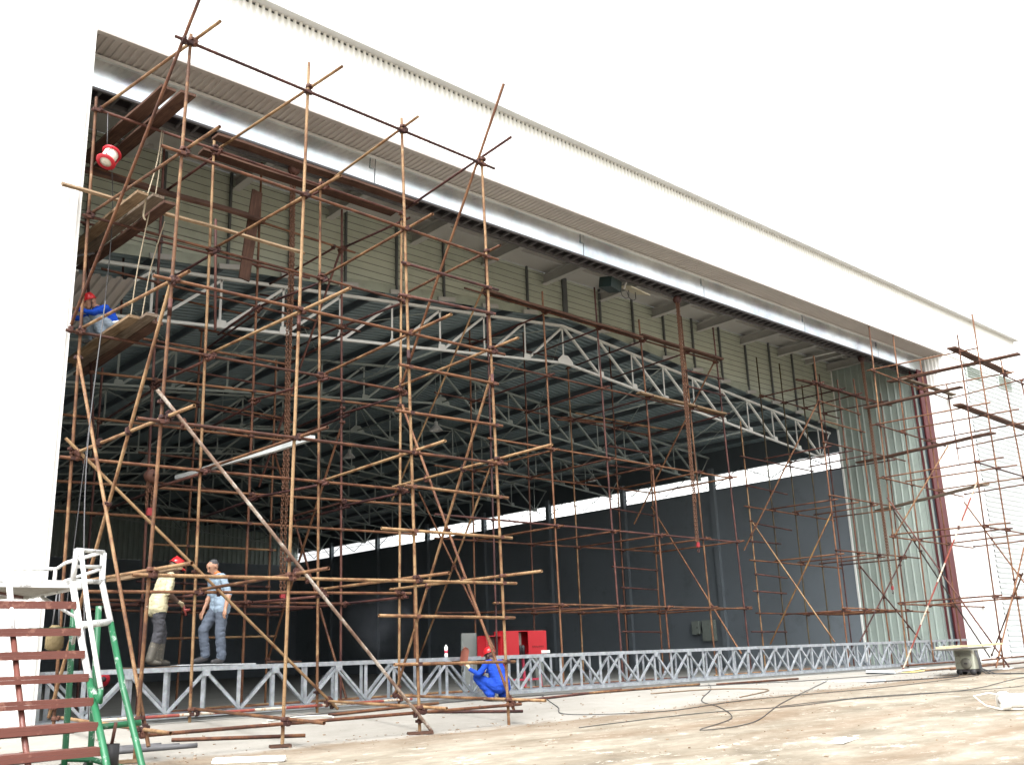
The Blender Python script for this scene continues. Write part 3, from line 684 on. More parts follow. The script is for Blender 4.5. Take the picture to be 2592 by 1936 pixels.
    ('C', 'ledger', 'r', (30.38, 17.25, 3.01), (36.41, 17.25, 2.96)),
    ('C', 'ledger', 'r', (30.36, 17.25, 1.12), (36.54, 17.25, 0.99)),
    ('C', 'ledger', 'm', (30.23, 17.25, 8.87), (35.26, 17.25, 8.70)),
    ('C', 'transom', 'r', (30.55, 17.05, 1.03), (30.58, 19.75, 1.03)),
    ('C', 'transom', 'r', (30.57, 17.05, 2.88), (30.58, 19.75, 2.88)),
    ('C', 'transom', 'r', (30.60, 17.05, 4.71), (30.58, 19.75, 4.71)),
    ('C', 'transom', 'm', (30.62, 17.05, 6.55), (30.58, 19.75, 6.55)),
    ('C', 'transom', 'm', (30.66, 17.05, 8.85), (30.59, 19.75, 8.85)),
    ('C', 'transom', 'r', (31.93, 17.05, 1.03), (32.05, 19.75, 1.03)),
    ('C', 'transom', 'r', (31.97, 17.05, 2.88), (32.06, 19.75, 2.88)),
    ('C', 'transom', 'r', (32.01, 17.05, 4.71), (32.07, 19.75, 4.71)),
    ('C', 'transom', 'm', (32.05, 17.05, 6.55), (32.08, 19.75, 6.55)),
    ('C', 'transom', 'm', (32.10, 17.05, 8.85), (32.10, 19.75, 8.85)),
    ('C', 'transom', 'r', (33.39, 17.05, 1.03), (33.49, 19.75, 1.03)),
    ('C', 'transom', 'r', (33.37, 17.05, 2.88), (33.51, 19.75, 2.88)),
    ('C', 'transom', 'r', (33.34, 17.05, 4.71), (33.53, 19.75, 4.71)),
    ('C', 'transom', 'm', (33.32, 17.05, 6.55), (33.55, 19.75, 6.55)),
    ('C', 'transom', 'm', (33.28, 17.05, 8.85), (33.57, 19.75, 8.85)),
    ('C', 'transom', 'r', (34.88, 17.05, 1.03), (34.94, 19.75, 1.03)),
    ('C', 'transom', 'r', (34.97, 17.05, 2.88), (34.94, 19.75, 2.88)),
    ('C', 'transom', 'r', (35.06, 17.05, 4.71), (34.94, 19.75, 4.71)),
    ('C', 'transom', 'm', (35.16, 17.05, 6.55), (34.94, 19.75, 6.55)),
    ('C', 'transom', 'm', (35.27, 17.05, 8.85), (34.95, 19.75, 8.85)),
    ('C', 'brace', 't', (29.16, 19.60, 4.19), (29.75, 17.30, 0.04)),
    ('C', 'brace', 'o', (30.49, 17.30, 4.24), (29.55, 19.60, 0.05)),
    ('C', 'brace', 'r', (30.50, 17.30, 8.14), (28.92, 19.86, 3.19)),
    ('C', 'brace', 'm', (31.83, 17.22, 2.52), (35.44, 17.22, 0.03)),
    ('C', 'brace', 'm', (36.39, 17.36, 3.78), (31.45, 17.36, 0.03)),
    ('D', 'standard', 't', (32.41, 16.00, 11.04), (31.85, 16.00, -0.83)),
    ('D', 'standard', 'r', (34.20, 16.00, 11.06), (33.71, 16.00, -0.69)),
    ('D', 'standard', 'r', (36.15, 16.00, 10.36), (35.97, 16.00, -0.85)),
    ('D', 'standard', 'r', (38.20, 16.00, 9.73), (38.29, 16.00, -0.85)),
    ('D', 'standard', 'r', (32.58, 13.03, 9.89), (32.01, 13.03, -0.90)),
    ('D', 'standard', 'r', (34.12, 13.03, 10.95), (33.81, 13.03, -0.90)),
    ('D', 'standard', 'r', (36.01, 13.03, 9.61), (36.44, 13.03, -0.90)),
    ('D', 'standard', 'r', (37.64, 13.03, 9.10), (37.99, 13.03, -0.90)),
    ('D', 'ledger', 'r', (31.97, 15.95, 9.26), (37.95, 15.95, 9.07)),
    ('D', 'ledger', 'r', (31.82, 15.95, 7.26), (37.12, 15.95, 7.09)),
    ('D', 'ledger', 'r', (31.68, 15.95, 5.38), (37.99, 15.95, 5.22)),
    ('D', 'ledger', 'r', (31.70, 15.95, 3.38), (38.10, 15.95, 3.29)),
    ('D', 'ledger', 'r', (31.70, 15.95, 1.17), (38.23, 15.95, 1.11)),
    ('D', 'ledger', 'r', (31.30, 15.95, -0.77), (35.73, 15.95, -0.76)),
    ('D', 'ledger', 'm', (35.92, 12.98, 9.01), (38.15, 12.98, 8.94)),
    ('D', 'ledger', 'm', (32.17, 12.98, 5.49), (36.88, 12.98, 5.34)),
    ('D', 'ledger', 'r', (32.01, 12.98, 3.39), (35.65, 12.98, 3.34)),
    ('D', 'ledger', 'r', (31.84, 12.98, 1.19), (34.72, 12.98, 1.25)),
    ('D', 'ledger', 'r', (30.42, 12.98, -0.63), (33.91, 12.98, -0.59)),
    ('D', 'transom', 'r', (32.69, 12.46, 9.30), (32.10, 16.15, 9.29)),
    ('D', 'transom', 'r', (34.17, 12.13, 9.22), (33.94, 16.15, 9.26)),
    ('D', 'transom', 'r', (36.11, 12.70, 9.10), (35.79, 16.15, 9.16)),
    ('D', 'transom', 'r', (32.62, 12.35, 7.39), (31.94, 16.15, 7.28)),
    ('D', 'transom', 'r', (34.19, 12.07, 7.33), (33.69, 16.15, 7.28)),
    ('D', 'transom', 'r', (36.23, 12.46, 7.26), (35.74, 16.15, 7.17)),
    ('D', 'transom', 'r', (32.56, 12.21, 5.54), (31.80, 16.15, 5.39)),
    ('D', 'transom', 'r', (34.06, 12.39, 5.47), (33.83, 16.15, 5.47)),
    ('D', 'transom', 'r', (32.30, 12.24, 3.44), (32.25, 16.15, 3.50)),
    ('D', 'transom', 'r', (33.98, 12.84, 3.44), (33.91, 16.15, 3.42)),
    ('D', 'transom', 'r', (36.30, 13.24, 3.43), (36.06, 16.15, 3.35)),
    ('D', 'transom', 'r', (32.19, 12.81, 1.26), (32.02, 16.15, 1.22)),
    ('D', 'transom', 'r', (33.92, 12.76, 1.21), (33.90, 16.15, 1.15)),
    ('D', 'transom', 'r', (37.64, 12.78, 9.15), (38.29, 16.15, 9.15)),
    ('D', 'transom', 'r', (37.72, 12.78, 7.15), (38.30, 16.15, 7.15)),
    ('D', 'transom', 'r', (36.24, 12.78, 5.35), (36.12, 16.15, 5.35)),
    ('D', 'transom', 'r', (37.78, 12.78, 5.35), (38.31, 16.15, 5.35)),
    ('D', 'transom', 'r', (37.86, 12.78, 3.35), (38.33, 16.15, 3.35)),
    ('D', 'brace', 'm', (31.81, 15.90, 4.70), (32.27, 12.98, -0.89)),
    ('D', 'brace', 'd', (32.53, 16.10, 4.35), (37.48, 15.70, -0.68)),
    ('D', 'brace', 'w', (32.62, 13.13, 4.99), (31.23, 15.88, -0.89)),
    ('D', 'brace', 't', (33.74, 14.40, 6.46), (31.99, 15.90, 3.44)),
    ('D', 'brace', 'r', (37.91, 15.92, 5.00), (34.66, 13.03, 1.71)),
    ('D', 'brace', 'r', (34.95, 12.95, 2.86), (31.24, 12.95, -0.86)),
    ('D', 'brace', 'r', (34.94, 13.13, 2.03), (38.36, 16.00, -0.64)),
]
# ------------------------------------------------------------------ galvanised box truss lying across the opening
bt = thing('box_truss', 'long galvanised steel box truss lying across the hangar opening', 'truss', (21, 16.5, FLOOR))
T0, T1, TZ0, TZ1 = 5.06, 36.95, -.80, 0.
for yy in (16.2, 16.85):
    for z0, z1, nm in ((TZ1-.075, TZ1, 'top_chord'), (TZ0, TZ0+.07, 'bottom_chord')):
        MB().span((T0, yy-.035, z0), (T1, yy+.035, z1)).build(nm, M_truss, bt)
va = MB().angle((6.41, 16.2, TZ0+.07), (6.41, 16.2, TZ1-.075), .065, .012, (0, 1, 0)).build('vertical', M_truss, bt)
dg = MB().bar((6.41, 16.2, TZ1-.08), (7.06, 16.2, TZ0+.07), .045, .045).build('diagonal', M_truss, bt)
dh = MB().bar((6.41, 16.2, TZ1-.08), (5.76, 16.2, TZ0+.07), .045, .045).build('diagonal', M_truss, bt)
cm = MB().span((6.39, 16.24, TZ1-.06), (6.44, 16.81, TZ1-.01)).build('cross_member', M_truss, bt)
cp = MB().span((6.34, 16.155, TZ1-.16), (6.48, 16.163, TZ1-.06)).build('gusset_plate', M_truss, bt)
for fy in (0, .65):
    k = -2; off = .33 if fy else 0
    while 6.41+.65*k+off < T1-.1:
        x = .65*k+off
        if 6.41+x > T0+.05:
            if k or fy: clone(va, bt, WL[va.name]+Vector((x, fy, 0)))
            if k % 2 == 0 and (k or fy):
                if 6.41+x+.65 < T1: clone(dg, bt, WL[dg.name]+Vector((x, fy, 0)))
                if 6.41+x-.65 > T0: clone(dh, bt, WL[dh.name]+Vector((x, fy, 0)))
            if not fy:
                if k: clone(cm, bt, WL[cm.name]+Vector((x, 0, 0)))
                clone(cm, bt, WL[cm.name]+Vector((x, 0, TZ0-TZ1+.075)))
                if k % 2 == 0 and k: clone(cp, bt, WL[cp.name]+Vector((x, 0, 0)))
        k += 1
# ------------------------------------------------------------------ scaffolds
def pipe_mesh(c, r=.0255, n=12):
    mb = MB(); ri = r-.0045
    for a, b, rr, fl in ((0, 1, r, 0), (0, 1, ri, 1)):
        vs = [(rr*math.cos(2*math.pi*k/n), rr*math.sin(2*math.pi*k/n), z) for z in (a, b) for k in range(n)]
        fs = [(k, (k+1) % n, n+(k+1) % n, n+k) for k in range(n)]
        mb.add(vs, [f[::-1] for f in fs] if fl else fs, True)
    for z, fl in ((0, 0), (1, 1)):
        b0 = 0 if z == 0 else n; i0 = 2*n+b0
        for k in range(n):
            f = (b0+k, i0+k, i0+(k+1) % n, b0+(k+1) % n); mb.f.append(f if not fl else f[::-1]); mb.sm.append(False)
    return mb.mesh('pipe_'+c, RUST[c], Vector())
PM = {c: pipe_mesh(c) for c in RUST}
def pipe(parent, name, c, p, q, rs=1.):
    p = Vector(p); q = Vector(q); o = bpy.data.objects.new(name, PM[c]); link(o, parent, p)
    o.rotation_mode = 'QUATERNION'; o.rotation_quaternion = (q-p).to_track_quat('Z', 'Y'); o.scale = (rs, rs, (q-p).length); return o
cmb = MB()
for sgn in (-1, 1):
    cmb.lathe([(.024, -.03), (.038, -.03), (.041, -.012), (.041, .012), (.038, .03), (.024, .03)], (0, 0, 0), 8) if sgn < 0 else None
cmb.box((0, -.052, 0), (.085, .05, .058)); cmb.tube([(.05, -.045, -.035), (.05, -.045, .045)], .010, 6); cmb.box((.055, -.01, 0), (.035, .05, .04)); cmb.box((-.055, -.03, .006), (.03, .06, .03)); cmb.tube([(-.058, -.06, .0), (-.058, .02, 0)], .009, 6)
CM = cmb.mesh('coupler', M_coup, Vector())
def segdist(p1, q1, p2, q2):
    d1, d2, r = q1-p1, q2-p2, p1-p2; a, e, f = d1.dot(d1), d2.dot(d2), d2.dot(r); c = d1.dot(r); b = d1.dot(d2); den = a*e-b*b
    if den < 1e-9: return 9, None
    s = min(1, max(0, (b*f-c*e)/den)); t = min(1, max(0, (b*s+f)/e)); s = min(1, max(0, (b*t-c)/a))
    A, B = p1+d1*s, p2+d2*t; return (A-B).length, A, B
SC = {'A': thing('scaffold', 'tall rusty pipe scaffold tower nearest the camera, before the left part of the opening', 'scaffold', (8.5, 14.5, -1.), 'pipe scaffolds in the hangar opening'),
      'B': thing('scaffold', 'rusty pipe scaffold in the middle of the opening, behind the steel truss', 'scaffold', (20.5, 19.5, FLOOR), 'pipe scaffolds in the hangar opening'),
      'C': thing('scaffold', 'thin pipe scaffold inside the opening before the dark wall and ribbed return wall', 'scaffold', (32, 18.5, FLOOR), 'pipe scaffolds in the hangar opening'),
      'D': thing('scaffold', 'outermost pipe scaffold beside the dark red column and white wall', 'scaffold', (35, 14.5, -.9), 'pipe scaffolds in the hangar opening')}
for k, par in SC.items():
    mine = []
    for s, ty, c, p, q in PIPES:
        if s != k: continue
        pipe(par, ty, c, p, q); mine.append((ty, Vector(p), Vector(q)))
    done = []; cnt = 0
    for i in range(len(mine)):
        for j in range(i+1, len(mine)):
            if mine[i][0] == mine[j][0] and mine[i][0] != 'brace': continue
            r = segdist(mine[i][1], mine[i][2], mine[j][1], mine[j][2])
            if r[0] > .12 or cnt >= 290: continue
            a, b = mine[i], mine[j]
            if b[0] == 'standard': a, b = b, a
            pt = r[1] if a is mine[i] else r[2]; ot = r[2] if a is mine[i] else r[1]
            if any((pt-x).length < .05 for x in done): continue
            done.append(pt); cnt += 1
            z = (a[2]-a[1]).normalized(); y = pt-ot
            y = y-z*y.dot(z)
            y = y.normalized() if y.length > .005 else z.orthogonal()
            x = y.cross(z); o = bpy.data.objects.new('coupler', CM); link(o, par, pt)
            o.rotation_mode = 'QUATERNION'; o.rotation_quaternion = Matrix((x, y, z)).transposed().to_quaternion(); o.scale = (.98,)*3
# steel base plates / sleeves on standards of the near tower
for s, ty, c, p, q in PIPES:
    if ty == 'standard' and s in 'AB' and abs(p[1]-13) < .1:
        pipe(SC['A'], 'sleeve', 'm', (q[0]+(p[0]-q[0])*.56, p[1], q[2]+(p[2]-q[2])*.56), (q[0]+(p[0]-q[0])*.585, p[1], q[2]+(p[2]-q[2])*.585), 1.22)
# ------------------------------------------------------------------ planks
def wood(name, a, b, c):
    t = NT(name); oi = t.n('ShaderNodeObjectInfo'); p = t.pos((1, 1, 1), True)
    off = t.n('ShaderNodeVectorMath', operation='ADD'); cb = t.n('ShaderNodeCombineXYZ'); t.l(t.math('MULTIPLY', oi.outputs['Random'], 50.), cb.inputs[0]); t.l(p, off.inputs[0]); t.l(cb.outputs[0], off.inputs[1])
    mp = t.n('ShaderNodeMapping'); mp.inputs['Scale'].default_value = (1.2, 22, 22); t.l(off.outputs[0], mp.inputs['Vector'])
    f = t.noise(mp.outputs[0], 1.5, 8, .7, .6); f2 = t.noise(off.outputs[0], 2.2, 6, .65)
    col = t.ramp(f, [(.3, a), (.5, b), (.72, c)]); col = t.mix(t.math('MULTIPLY', t.mapr(f2, .5, .66), .5), col, tuple(x*.5 for x in a)); t.bump(f, .4, .006)
    return t.set(col, .85, 0, .2)
W_dark = wood('plank_dark_brown', (.035, .018, .013), (.072, .038, .027), (.125, .072, .05))
W_tan = wood('plank_weathered_tan', (.095, .06, .036), (.175, .118, .07), (.27, .20, .13))
W_grey = wood('plank_grey', (.065, .046, .034), (.12, .09, .066), (.20, .16, .12))
def plank(p, q, w, t, mat, label, cat='plank', group=None, up=(0, 0, 1), name='plank'):
    p = Vector(p); q = Vector(q); L = (q-p).length; N = max(3, int(L/.5)); mb = MB(); ph = random.random()*9
    for i in range(N+1):
        x = L*(i/N-.5); sag = .008*math.sin(i*1.3+ph); ww = w*(1+.03*math.sin(i*2.1+ph))
        for y, z in ((-1, -1), (1, -1), (1, 1), (-1, 1)): mb.v.append(Vector((x+(.012*y*math.sin(ph) if i in (0, N) else 0), y*ww/2, z*t/2+sag)))
    for i in range(N):
        b = i*4
        for k in range(4): mb.f.append((b+k, b+4+k, b+4+(k+1) % 4, b+(k+1) % 4)); mb.sm.append(False)
    mb.f += [(0, 1, 2, 3), (N*4+3, N*4+2, N*4+1, N*4)]; mb.sm += [False]*2
    o = link(bpy.data.objects.new(name, mb.mesh(name, mat, Vector())), None, (p+q)/2)
    x = (q-p).normalized(); u = Vector(up); y = u.cross(x).normalized(); z = x.cross(y)
    o.rotation_mode = 'QUATERNION'; o.rotation_quaternion = Matrix((x, y, z)).transposed().to_quaternion()
    return tag(o, label, cat, group)
PG = 'scaffold boards'
plank((5.80, 14.6, 9.46), (5.62, 18.0, 9.46), .26, .05, W_dark, 'dark plank on top of the near tower, left of the pair under the header', group=PG)
plank((6.13, 14.55, 9.46), (5.95, 18.1, 9.46), .26, .05, W_dark, 'dark plank on top of the near tower, right of the pair under the header', group=PG)
plank((7.1, 15.55, 9.44), (11.7, 15.55, 9.44), .24, .05, W_dark, 'long dark plank along the galvanised header, front one of two on the near tower', group=PG)
plank((7.15, 16.25, 9.44), (11.6, 16.2, 9.44), .26, .05, W_dark, 'long dark plank along the galvanised header, rear one of two on the near tower', group=PG)
plank((5.55, 14.75, 7.5), (5.45, 18.3, 7.5), .2, .05, W_tan, 'tan plank with rope knotted round it, second lift of the near tower', group=PG)
plank((5.80, 14.72, 7.5), (5.68, 18.4, 7.5), .2, .05, W_grey, 'grey plank, middle of three on the second lift of the near tower', group=PG)
plank((6.05, 14.85, 7.5), (5.92, 18.6, 7.5), .2, .05, W_dark, 'dark plank, right of three on the second lift of the near tower', group=PG)
plank((5.66, 15.03, 5.46), (5.70, 18.1, 5.46), .19, .05, W_tan, 'tan plank under the crouching worker, left of three on the middle lift', group=PG)
plank((5.86, 14.8, 5.46), (5.91, 18.3, 5.46), .19, .05, W_grey, 'pale grey plank beside the crouching worker, middle of three on the middle lift', group=PG)
plank((6.07, 15.1, 5.46), (6.13, 18.9, 5.46), .2, .05, W_dark, 'dark plank, right of three below the crouching worker', group=PG)
plank((4.57, 15.7, 7.72), (9.1, 15.7, 7.68), .16, .045, W_tan, 'long tan board sticking out past the left wall edge on the near tower', group=PG, up=(0, -.6, .8))
plank((5.4, 17.7, 9.12), (9.2, 17.7, 9.16), .34, .06, W_dark, 'dark plank along the inner row below the header of the near tower', group=PG, up=(0, -.8, 1))
plank((9.12, 17.75, 9.8), (8.9, 17.75, 7.72), .24, .05, W_dark, 'dark board standing upright behind the near tower boards', group=PG, up=(0, 1, 0))
plank((15.6, 17.75, 9.0), (21.6, 17.75, 8.93), .30, .06, W_dark, 'big brown plank on the top lift of the middle scaffold', group=PG, up=(0, -.25, 1))
plank((21.6, 17.72, 8.98), (25.6, 17.72, 8.94), .2, .05, W_dark, 'thinner brown plank on the top lift of the middle scaffold, right of the big one', group=PG)
plank((21.4, 17.78, 7.2), (25.55, 17.78, 7.14), .2, .05, W_tan, 'tan plank on the second lift of the middle scaffold', group=PG)
plank((30.0, 17.6, 8.95), (36.3, 17.6, 8.93), .35, .06, W_dark, 'dark plank on the top lift of the thin scaffold by the ribbed return wall', group=PG, up=(0, -.3, 1))
plank((34.55, 16.6, 9.37), (34.9, 12.0, 9.37), .26, .06, W_dark, 'dark plank running outward on the top lift of the outermost scaffold', group=PG)
plank((32.2, 13.15, 9.4), (37.2, 13.3, 9.36), .28, .06, W_dark, 'dark plank along the front of the top lift of the outermost scaffold', group=PG)
plank((34.45, 15.95, 9.33), (38.5, 15.9, 9.3), .2, .05, W_grey, 'grey plank along the rear of the top lift, before the red column', group=PG)
plank((33.45, 17.1, 8.3), (33.4, 13.5, 8.3), .24, .06, W_dark, 'dark plank bridging the two outer scaffolds below the top lift', group=PG)
plank((32.05, 13.2, 7.42), (38.3, 13.4, 7.42), .26, .06, W_dark, 'dark plank along the front of the second lift of the outermost scaffold', group=PG)
plank((34.7, 18.3, 6.58), (33.6, 12.8, 6.58), .3, .06, W_dark, 'broad dark plank crossing in front of the red column at mid height', group=PG)
plank((35.9, 18.4, 4.86), (33.1, 13.1, 4.86), .26, .06, W_grey, 'grey brown plank crossing low in front of the red column', group=PG)
plank((6.0, 13.6, 1.36), (5.9, 15.9, 1.36), .1, .07, W_tan, 'short tan timber before the cream shirt of the standing worker', 'timber', name='timber')
plank((7.3, 16.5, .02), (8.7, 16.5, .02), .4, .02, simple('white_board', (.42, .44, .45), .5), 'white board on top of the steel truss under the man in blue', 'board', name='board')
plank((6.3, 16.35, .012), (7.25, 16.35, .012), .2, .02, W_grey, 'grey board on top of the steel truss under the helmeted man', 'board', name='board')
plank((9.3, 16.9, .03), (10.1, 17.3, .03), .2, .03, W_dark, 'small brown board behind the truss top near the second near post', 'board', name='board')
plank((8.02, 13.42, 3.44), (7.55, 17.4, 3.38), .075, .075, simple('white_steel_tube', (.42, .44, .43), .45, .3), 'white square steel tube lying across the near tower pipes', 'steel tube', name='steel_tube')
# ------------------------------------------------------------------ ropes, cables
M_rope = simple('rope_fibre', (.26, .215, .15), .9, 0, .3, 30); M_cable = simple('black_cable', (.03, .03, .032), .6, 0, .2, 8); M_wire = simple('grey_wire', (.07, .07, .075), .6)
def rope(pts, r, mat, label, cat='rope', name='rope', group=None, smooth=True):
    P = [Vector(p) for p in pts]
    if smooth and len(P) > 2:
        Q = []
        for i in range(len(P)-1):
            a, b, c, d = P[max(0, i-1)], P[i], P[i+1], P[min(len(P)-1, i+2)]
            for k in range(6):
                t = k/6; Q.append(.5*((2*b)+(c-a)*t+(2*a-5*b+4*c-d)*t*t+(3*b-a-3*c+d)*t**3))
        P = Q+[P[-1]]
    return tag(MB().tube(P, r, 6).build(name, mat), label, cat, group)
rope([(6.2, 15.8, 9.33), (6.08, 15.6, 8.6), (5.78, 15.2, 7.62)], .011, M_rope, 'pale rope from the top ledger to the plank with the knot')
rope([(6.23, 15.8, 9.3), (6.16, 15.7, 8.4), (5.95, 15.3, 7.58)], .009, M_rope, 'second pale rope hanging beside the knotted one')
rope([(5.5, 15.0, 7.55), (5.62, 14.9, 7.58), (5.68, 14.96, 7.45), (5.66, 14.95, 7.2), (5.70, 14.95, 7.12)], .016, M_rope, 'rope knot tied round the tan plank end')
rope([(5.85, 15.2, 7.4), (5.76, 15.3, 6.4), (5.70, 15.3, 5.5)], .010, M_rope, 'pale rope hanging down behind the crouching worker, nearer of two')
rope([(6.2, 15.4, 7.4), (6.05, 15.5, 6.5), (5.95, 15.5, 5.5)], .010, M_rope, 'pale rope hanging down behind the crouching worker, farther of two')
rope([(5.22, 15.75, 9.3), (5.26, 15.75, 8.62)], .008, M_wire, 'thin grey string holding the red and white bucket', 'string', 'string', None, False)
rope([(5.35, 15.8, 8.6), (5.6, 16.2, 7.5), (5.5, 16, 5.5), (5.3, 15.7, 3.2), (5.15, 15.6, .2)], .008, M_cable, 'long thin black cable hanging down the left side of the near tower', 'cable', 'cable')
rope([(4.9, 14.2, 5.3), (4.75, 14.0, 3.0), (4.72, 13.6, 1.0), (4.8, 13.3, -.6)], .008, M_wire, 'thin grey cable hanging inside the left edge of the near tower', 'cable', 'cable')
def gp(x, y, h=.015): return (x, y, gz(x, y)+h)
rope([gp(15.2, 15.9), gp(14.0, 14.2), gp(13.4, 13.3), gp(15.0, 12.4), gp(18, 12.6), gp(23, 12.0), gp(28, 12.1)], .008, M_cable, 'black cable curving from the crouching welder along the concrete ramp', 'cable', 'cable')
rope([gp(9, 15.6), gp(14, 15.9), gp(18.7, 15.6), gp(21, 15.2), gp(24, 14.6), gp(30, 14.2), gp(36, 14.5)], .010, M_cable, 'black cable running along the foot of the steel truss', 'cable', 'cable')
rope([gp(20.8, 15.7), gp(19.4, 14.6), gp(17.2, 13.2), gp(16.2, 12.0), gp(14.6, 10.6), gp(12.8, 9.9), gp(14.2, 9.9), gp(17.7, 11.6), gp(23.1, 13.9), gp(24, 14.3)], .0075, M_cable, 'looping black cable from the truss foot out onto the brown apron', 'cable', 'cable')
rope([gp(12, 11.7), gp(15, 11.6), gp(17.2, 11.0), gp(19.4, 10.9), gp(22.5, 10.1), gp(27, 10.7), gp(36, 12.0)], .008, M_cable, 'nearest long cable across the brown apron', 'cable', 'cable')
rope([gp(17, 11.2), gp(20, 10.9), gp(24, 9.6), gp(28, 10.4), gp(34, 11.4)], .007, M_cable, 'cable lying just before the nearest long cable on the apron', 'cable', 'cable')
rope([gp(18.4, 13.1), gp(20.4, 13.7), gp(19.6, 14.6), gp(17.5, 14.8)], .014, simple('brown_hose', (.16, .11, .07), .6), 'thin brown hose lying in a bend on the concrete ramp', 'hose', 'hose')
rope([gp(24, 13.2), gp(27, 12.4), gp(29, 12.9), gp(33, 12.6), gp(38, 13.0)], .016, M_cable, 'black cable running past the wheels of the welding machine', 'cable', 'cable')
rope([gp(8.2, 15.1), gp(8.9, 14.7), gp(9.6, 15.2), gp(9.2, 15.5), gp(8.4, 15.3)], .012, simple('pale_cord', (.55, .55, .5), .8), 'pale tangled cord on the ground below the red and white pipe', 'cord', 'cord')
for k, (a, b) in enumerate((((1.5, 13.6), (6.4, 13.6)), ((1.5, 13.75), (6.2, 13.72)), ((1.5, 13.9), (6.0, 13.86)))):
    rope([gp(a[0], a[1], .03), gp(3.2, a[1]-.12, .03), gp(4.8, a[1]+.05, .03), gp(*b, .03)], .035, simple('grey_hose', (.10, .10, .105), .7), ['nearest', 'middle', 'farthest'][k]+' of three dark grey hoses on the ground behind the boarding steps', 'hose', 'hose', 'hoses behind the boarding steps')
# ------------------------------------------------------------------ people
def capsule(mb, a, b, ra, rb, n=12):
    a = Vector(a); b = Vector(b)
    if (b-a).length < 1e-4: b = a+Vector((0, 0, 1e-3))
    d = (b-a).normalized(); pts = []; rr = []
    for k in range(5): th = math.pi/2*k/4.0001; pts.append(a-d*ra*math.cos(th)); rr.append(max(.002, ra*math.sin(th)))
    for k in range(5): th = math.pi/2*(4-k)/4.0001; pts.append(b+d*rb*math.cos(th)); rr.append(max(.002, rb*math.sin(th)))
    mb.tube(pts, 1, n, True, rr)
def cloth(name, col, scale=9., b=.5):
    t = NT(name); p = t.pos(); f = t.noise(p, scale, 6, .6, .8); g = t.noise(p, 3, 5, .6)
    c = t.ramp(g, [(.3, tuple(x*.72 for x in col)), (.55, col), (.8, tuple(min(1, x*1.15) for x in col))])
    t.bump(f, b, .03); return t.set(c, .85, 0, .2)
SCALE = 1.06
def person(label, loc, heading, J, mats, extra=(), voxel=.011):
    root = thing('person', label, 'person', loc); q = Matrix.Rotation(heading, 4, 'Z'); L = Vector(loc)
    W = lambda p: L+(q @ Vector(p))*SCALE
    pr = []
    def cap(a, b, ra, rb, m): pr.append((W(a), W(b), ra*SCALE, rb*SCALE, m))
    V = {k: Vector(v) for k, v in J.items()}
    pel, che, nek, hed = V['pelvis'], V['chest'], V['neck'], V['head']
    sh = {s: V['sh'+s] for s in 'LR'}; yv = Vector((0, 1, 0))
    for s, sg in (('L', 1), ('R', -1)):
        cap(pel+yv*.075*sg, pel+yv*.09*sg+Vector((0, 0, -.03)), .105, .105, 'legs')
        w = pel.lerp(che, .45)
        cap(pel+yv*.07*sg+Vector((0, 0, .04)), w+yv*.065*sg, .120, .112, 'top'); cap(w+yv*.065*sg, che+yv*.075*sg, .112, .122, 'top')
        if pel.z > .6: cap(pel+yv*.08*sg+Vector((0, 0, .03)), pel+yv*.085*sg+Vector((-.01, 0, -.075)), .122, .136, 'top')
        cap(che+yv*.08*sg, sh[s]-yv*.03*sg, .112, .066, 'top'); cap(nek-Vector((0, 0, .04)), sh[s], .055, .064, 'top')
        el, wr, ha = V['el'+s], V['wr'+s], V['ha'+s]
        cap(sh[s], el, .064, .052, 'top'); fore = mats.get('fore', 'top')
        cap(el, el.lerp(wr, .35), .050, .046, 'top' if fore == 'top' else 'skin'); cap(el.lerp(wr, .3), wr, .044 if fore == 'top' else .040, .034 if fore == 'top' else .028, fore)
        d = (ha-wr).normalized(); side = d.cross(Vector((0, 0, 1))); side = side.normalized() if side.length > .1 else Vector((1, 0, 0))
        nrm = side.cross(d); hm = mats.get('hand', 'skin')
        for o in (-.024, 0, .024): cap(wr+d*.02+side*o*.7, wr+d*.085+side*o, .021, .018, hm)
        for k, o in enumerate((-.034, -.0115, .0115, .034)):
            ln = (.034, .042, .040, .030)[k]; b = wr+d*.09+side*o; mid = b+d*ln-nrm*.008; cap(b, mid, .0098, .0092, hm); cap(mid, mid+d*ln*.6-nrm*.022, .0092, .008, hm)
        tb = wr+d*.03+side*.035*(-sg); tm = tb+d*.035+side*.025*(-sg); cap(tb, tm, .012, .011, hm); cap(tm, tm+d*.03-nrm*.01, .0105, .009, hm)
        hp, kn, an, to = V['hip'+s], V['kn'+s], V['an'+s], V['to'+s]
        cap(hp, hp.lerp(kn, .5), .110, .098, 'legs'); cap(hp.lerp(kn, .5), kn, .098, .084, 'legs'); bt_ = mats.get('boot_h', .0)
        if bt_:
            cap(kn, kn.lerp(an, .35), .084, .082, 'legs'); cap(kn.lerp(an, .32), an, .080, .066, 'shoe')
        else: cap(kn, kn.lerp(an, .45), .084, .082, 'legs'); cap(kn.lerp(an, .45), an+(kn-an).normalized()*.03, .082, .078, 'legs')
        cap(an+Vector((0, 0, -.035)), an.lerp(to, .5)+Vector((0, 0, -.02)), .044, .044, 'shoe'); cap(an.lerp(to, .5)+Vector((0, 0, -.018)), to, .044, .034, 'shoe')
    cap(nek-(hed-nek)*.2, hed-(hed-nek)*.25, .055, .052, 'skin')
    # head in its own frame: f forward, u up
    f = Vector(J.get('face', (1, 0, -.25))).normalized(); sd_ = Vector((0, 0, 1)).cross(f).normalized(); u = f.cross(sd_)
    cap(hed-f*.018+u*.03, hed-f*.03+u*.02, .083, .083, 'skin'); cap(hed+f*.03+u*.035, hed+f*.028-u*.0, .066, .064, 'skin')
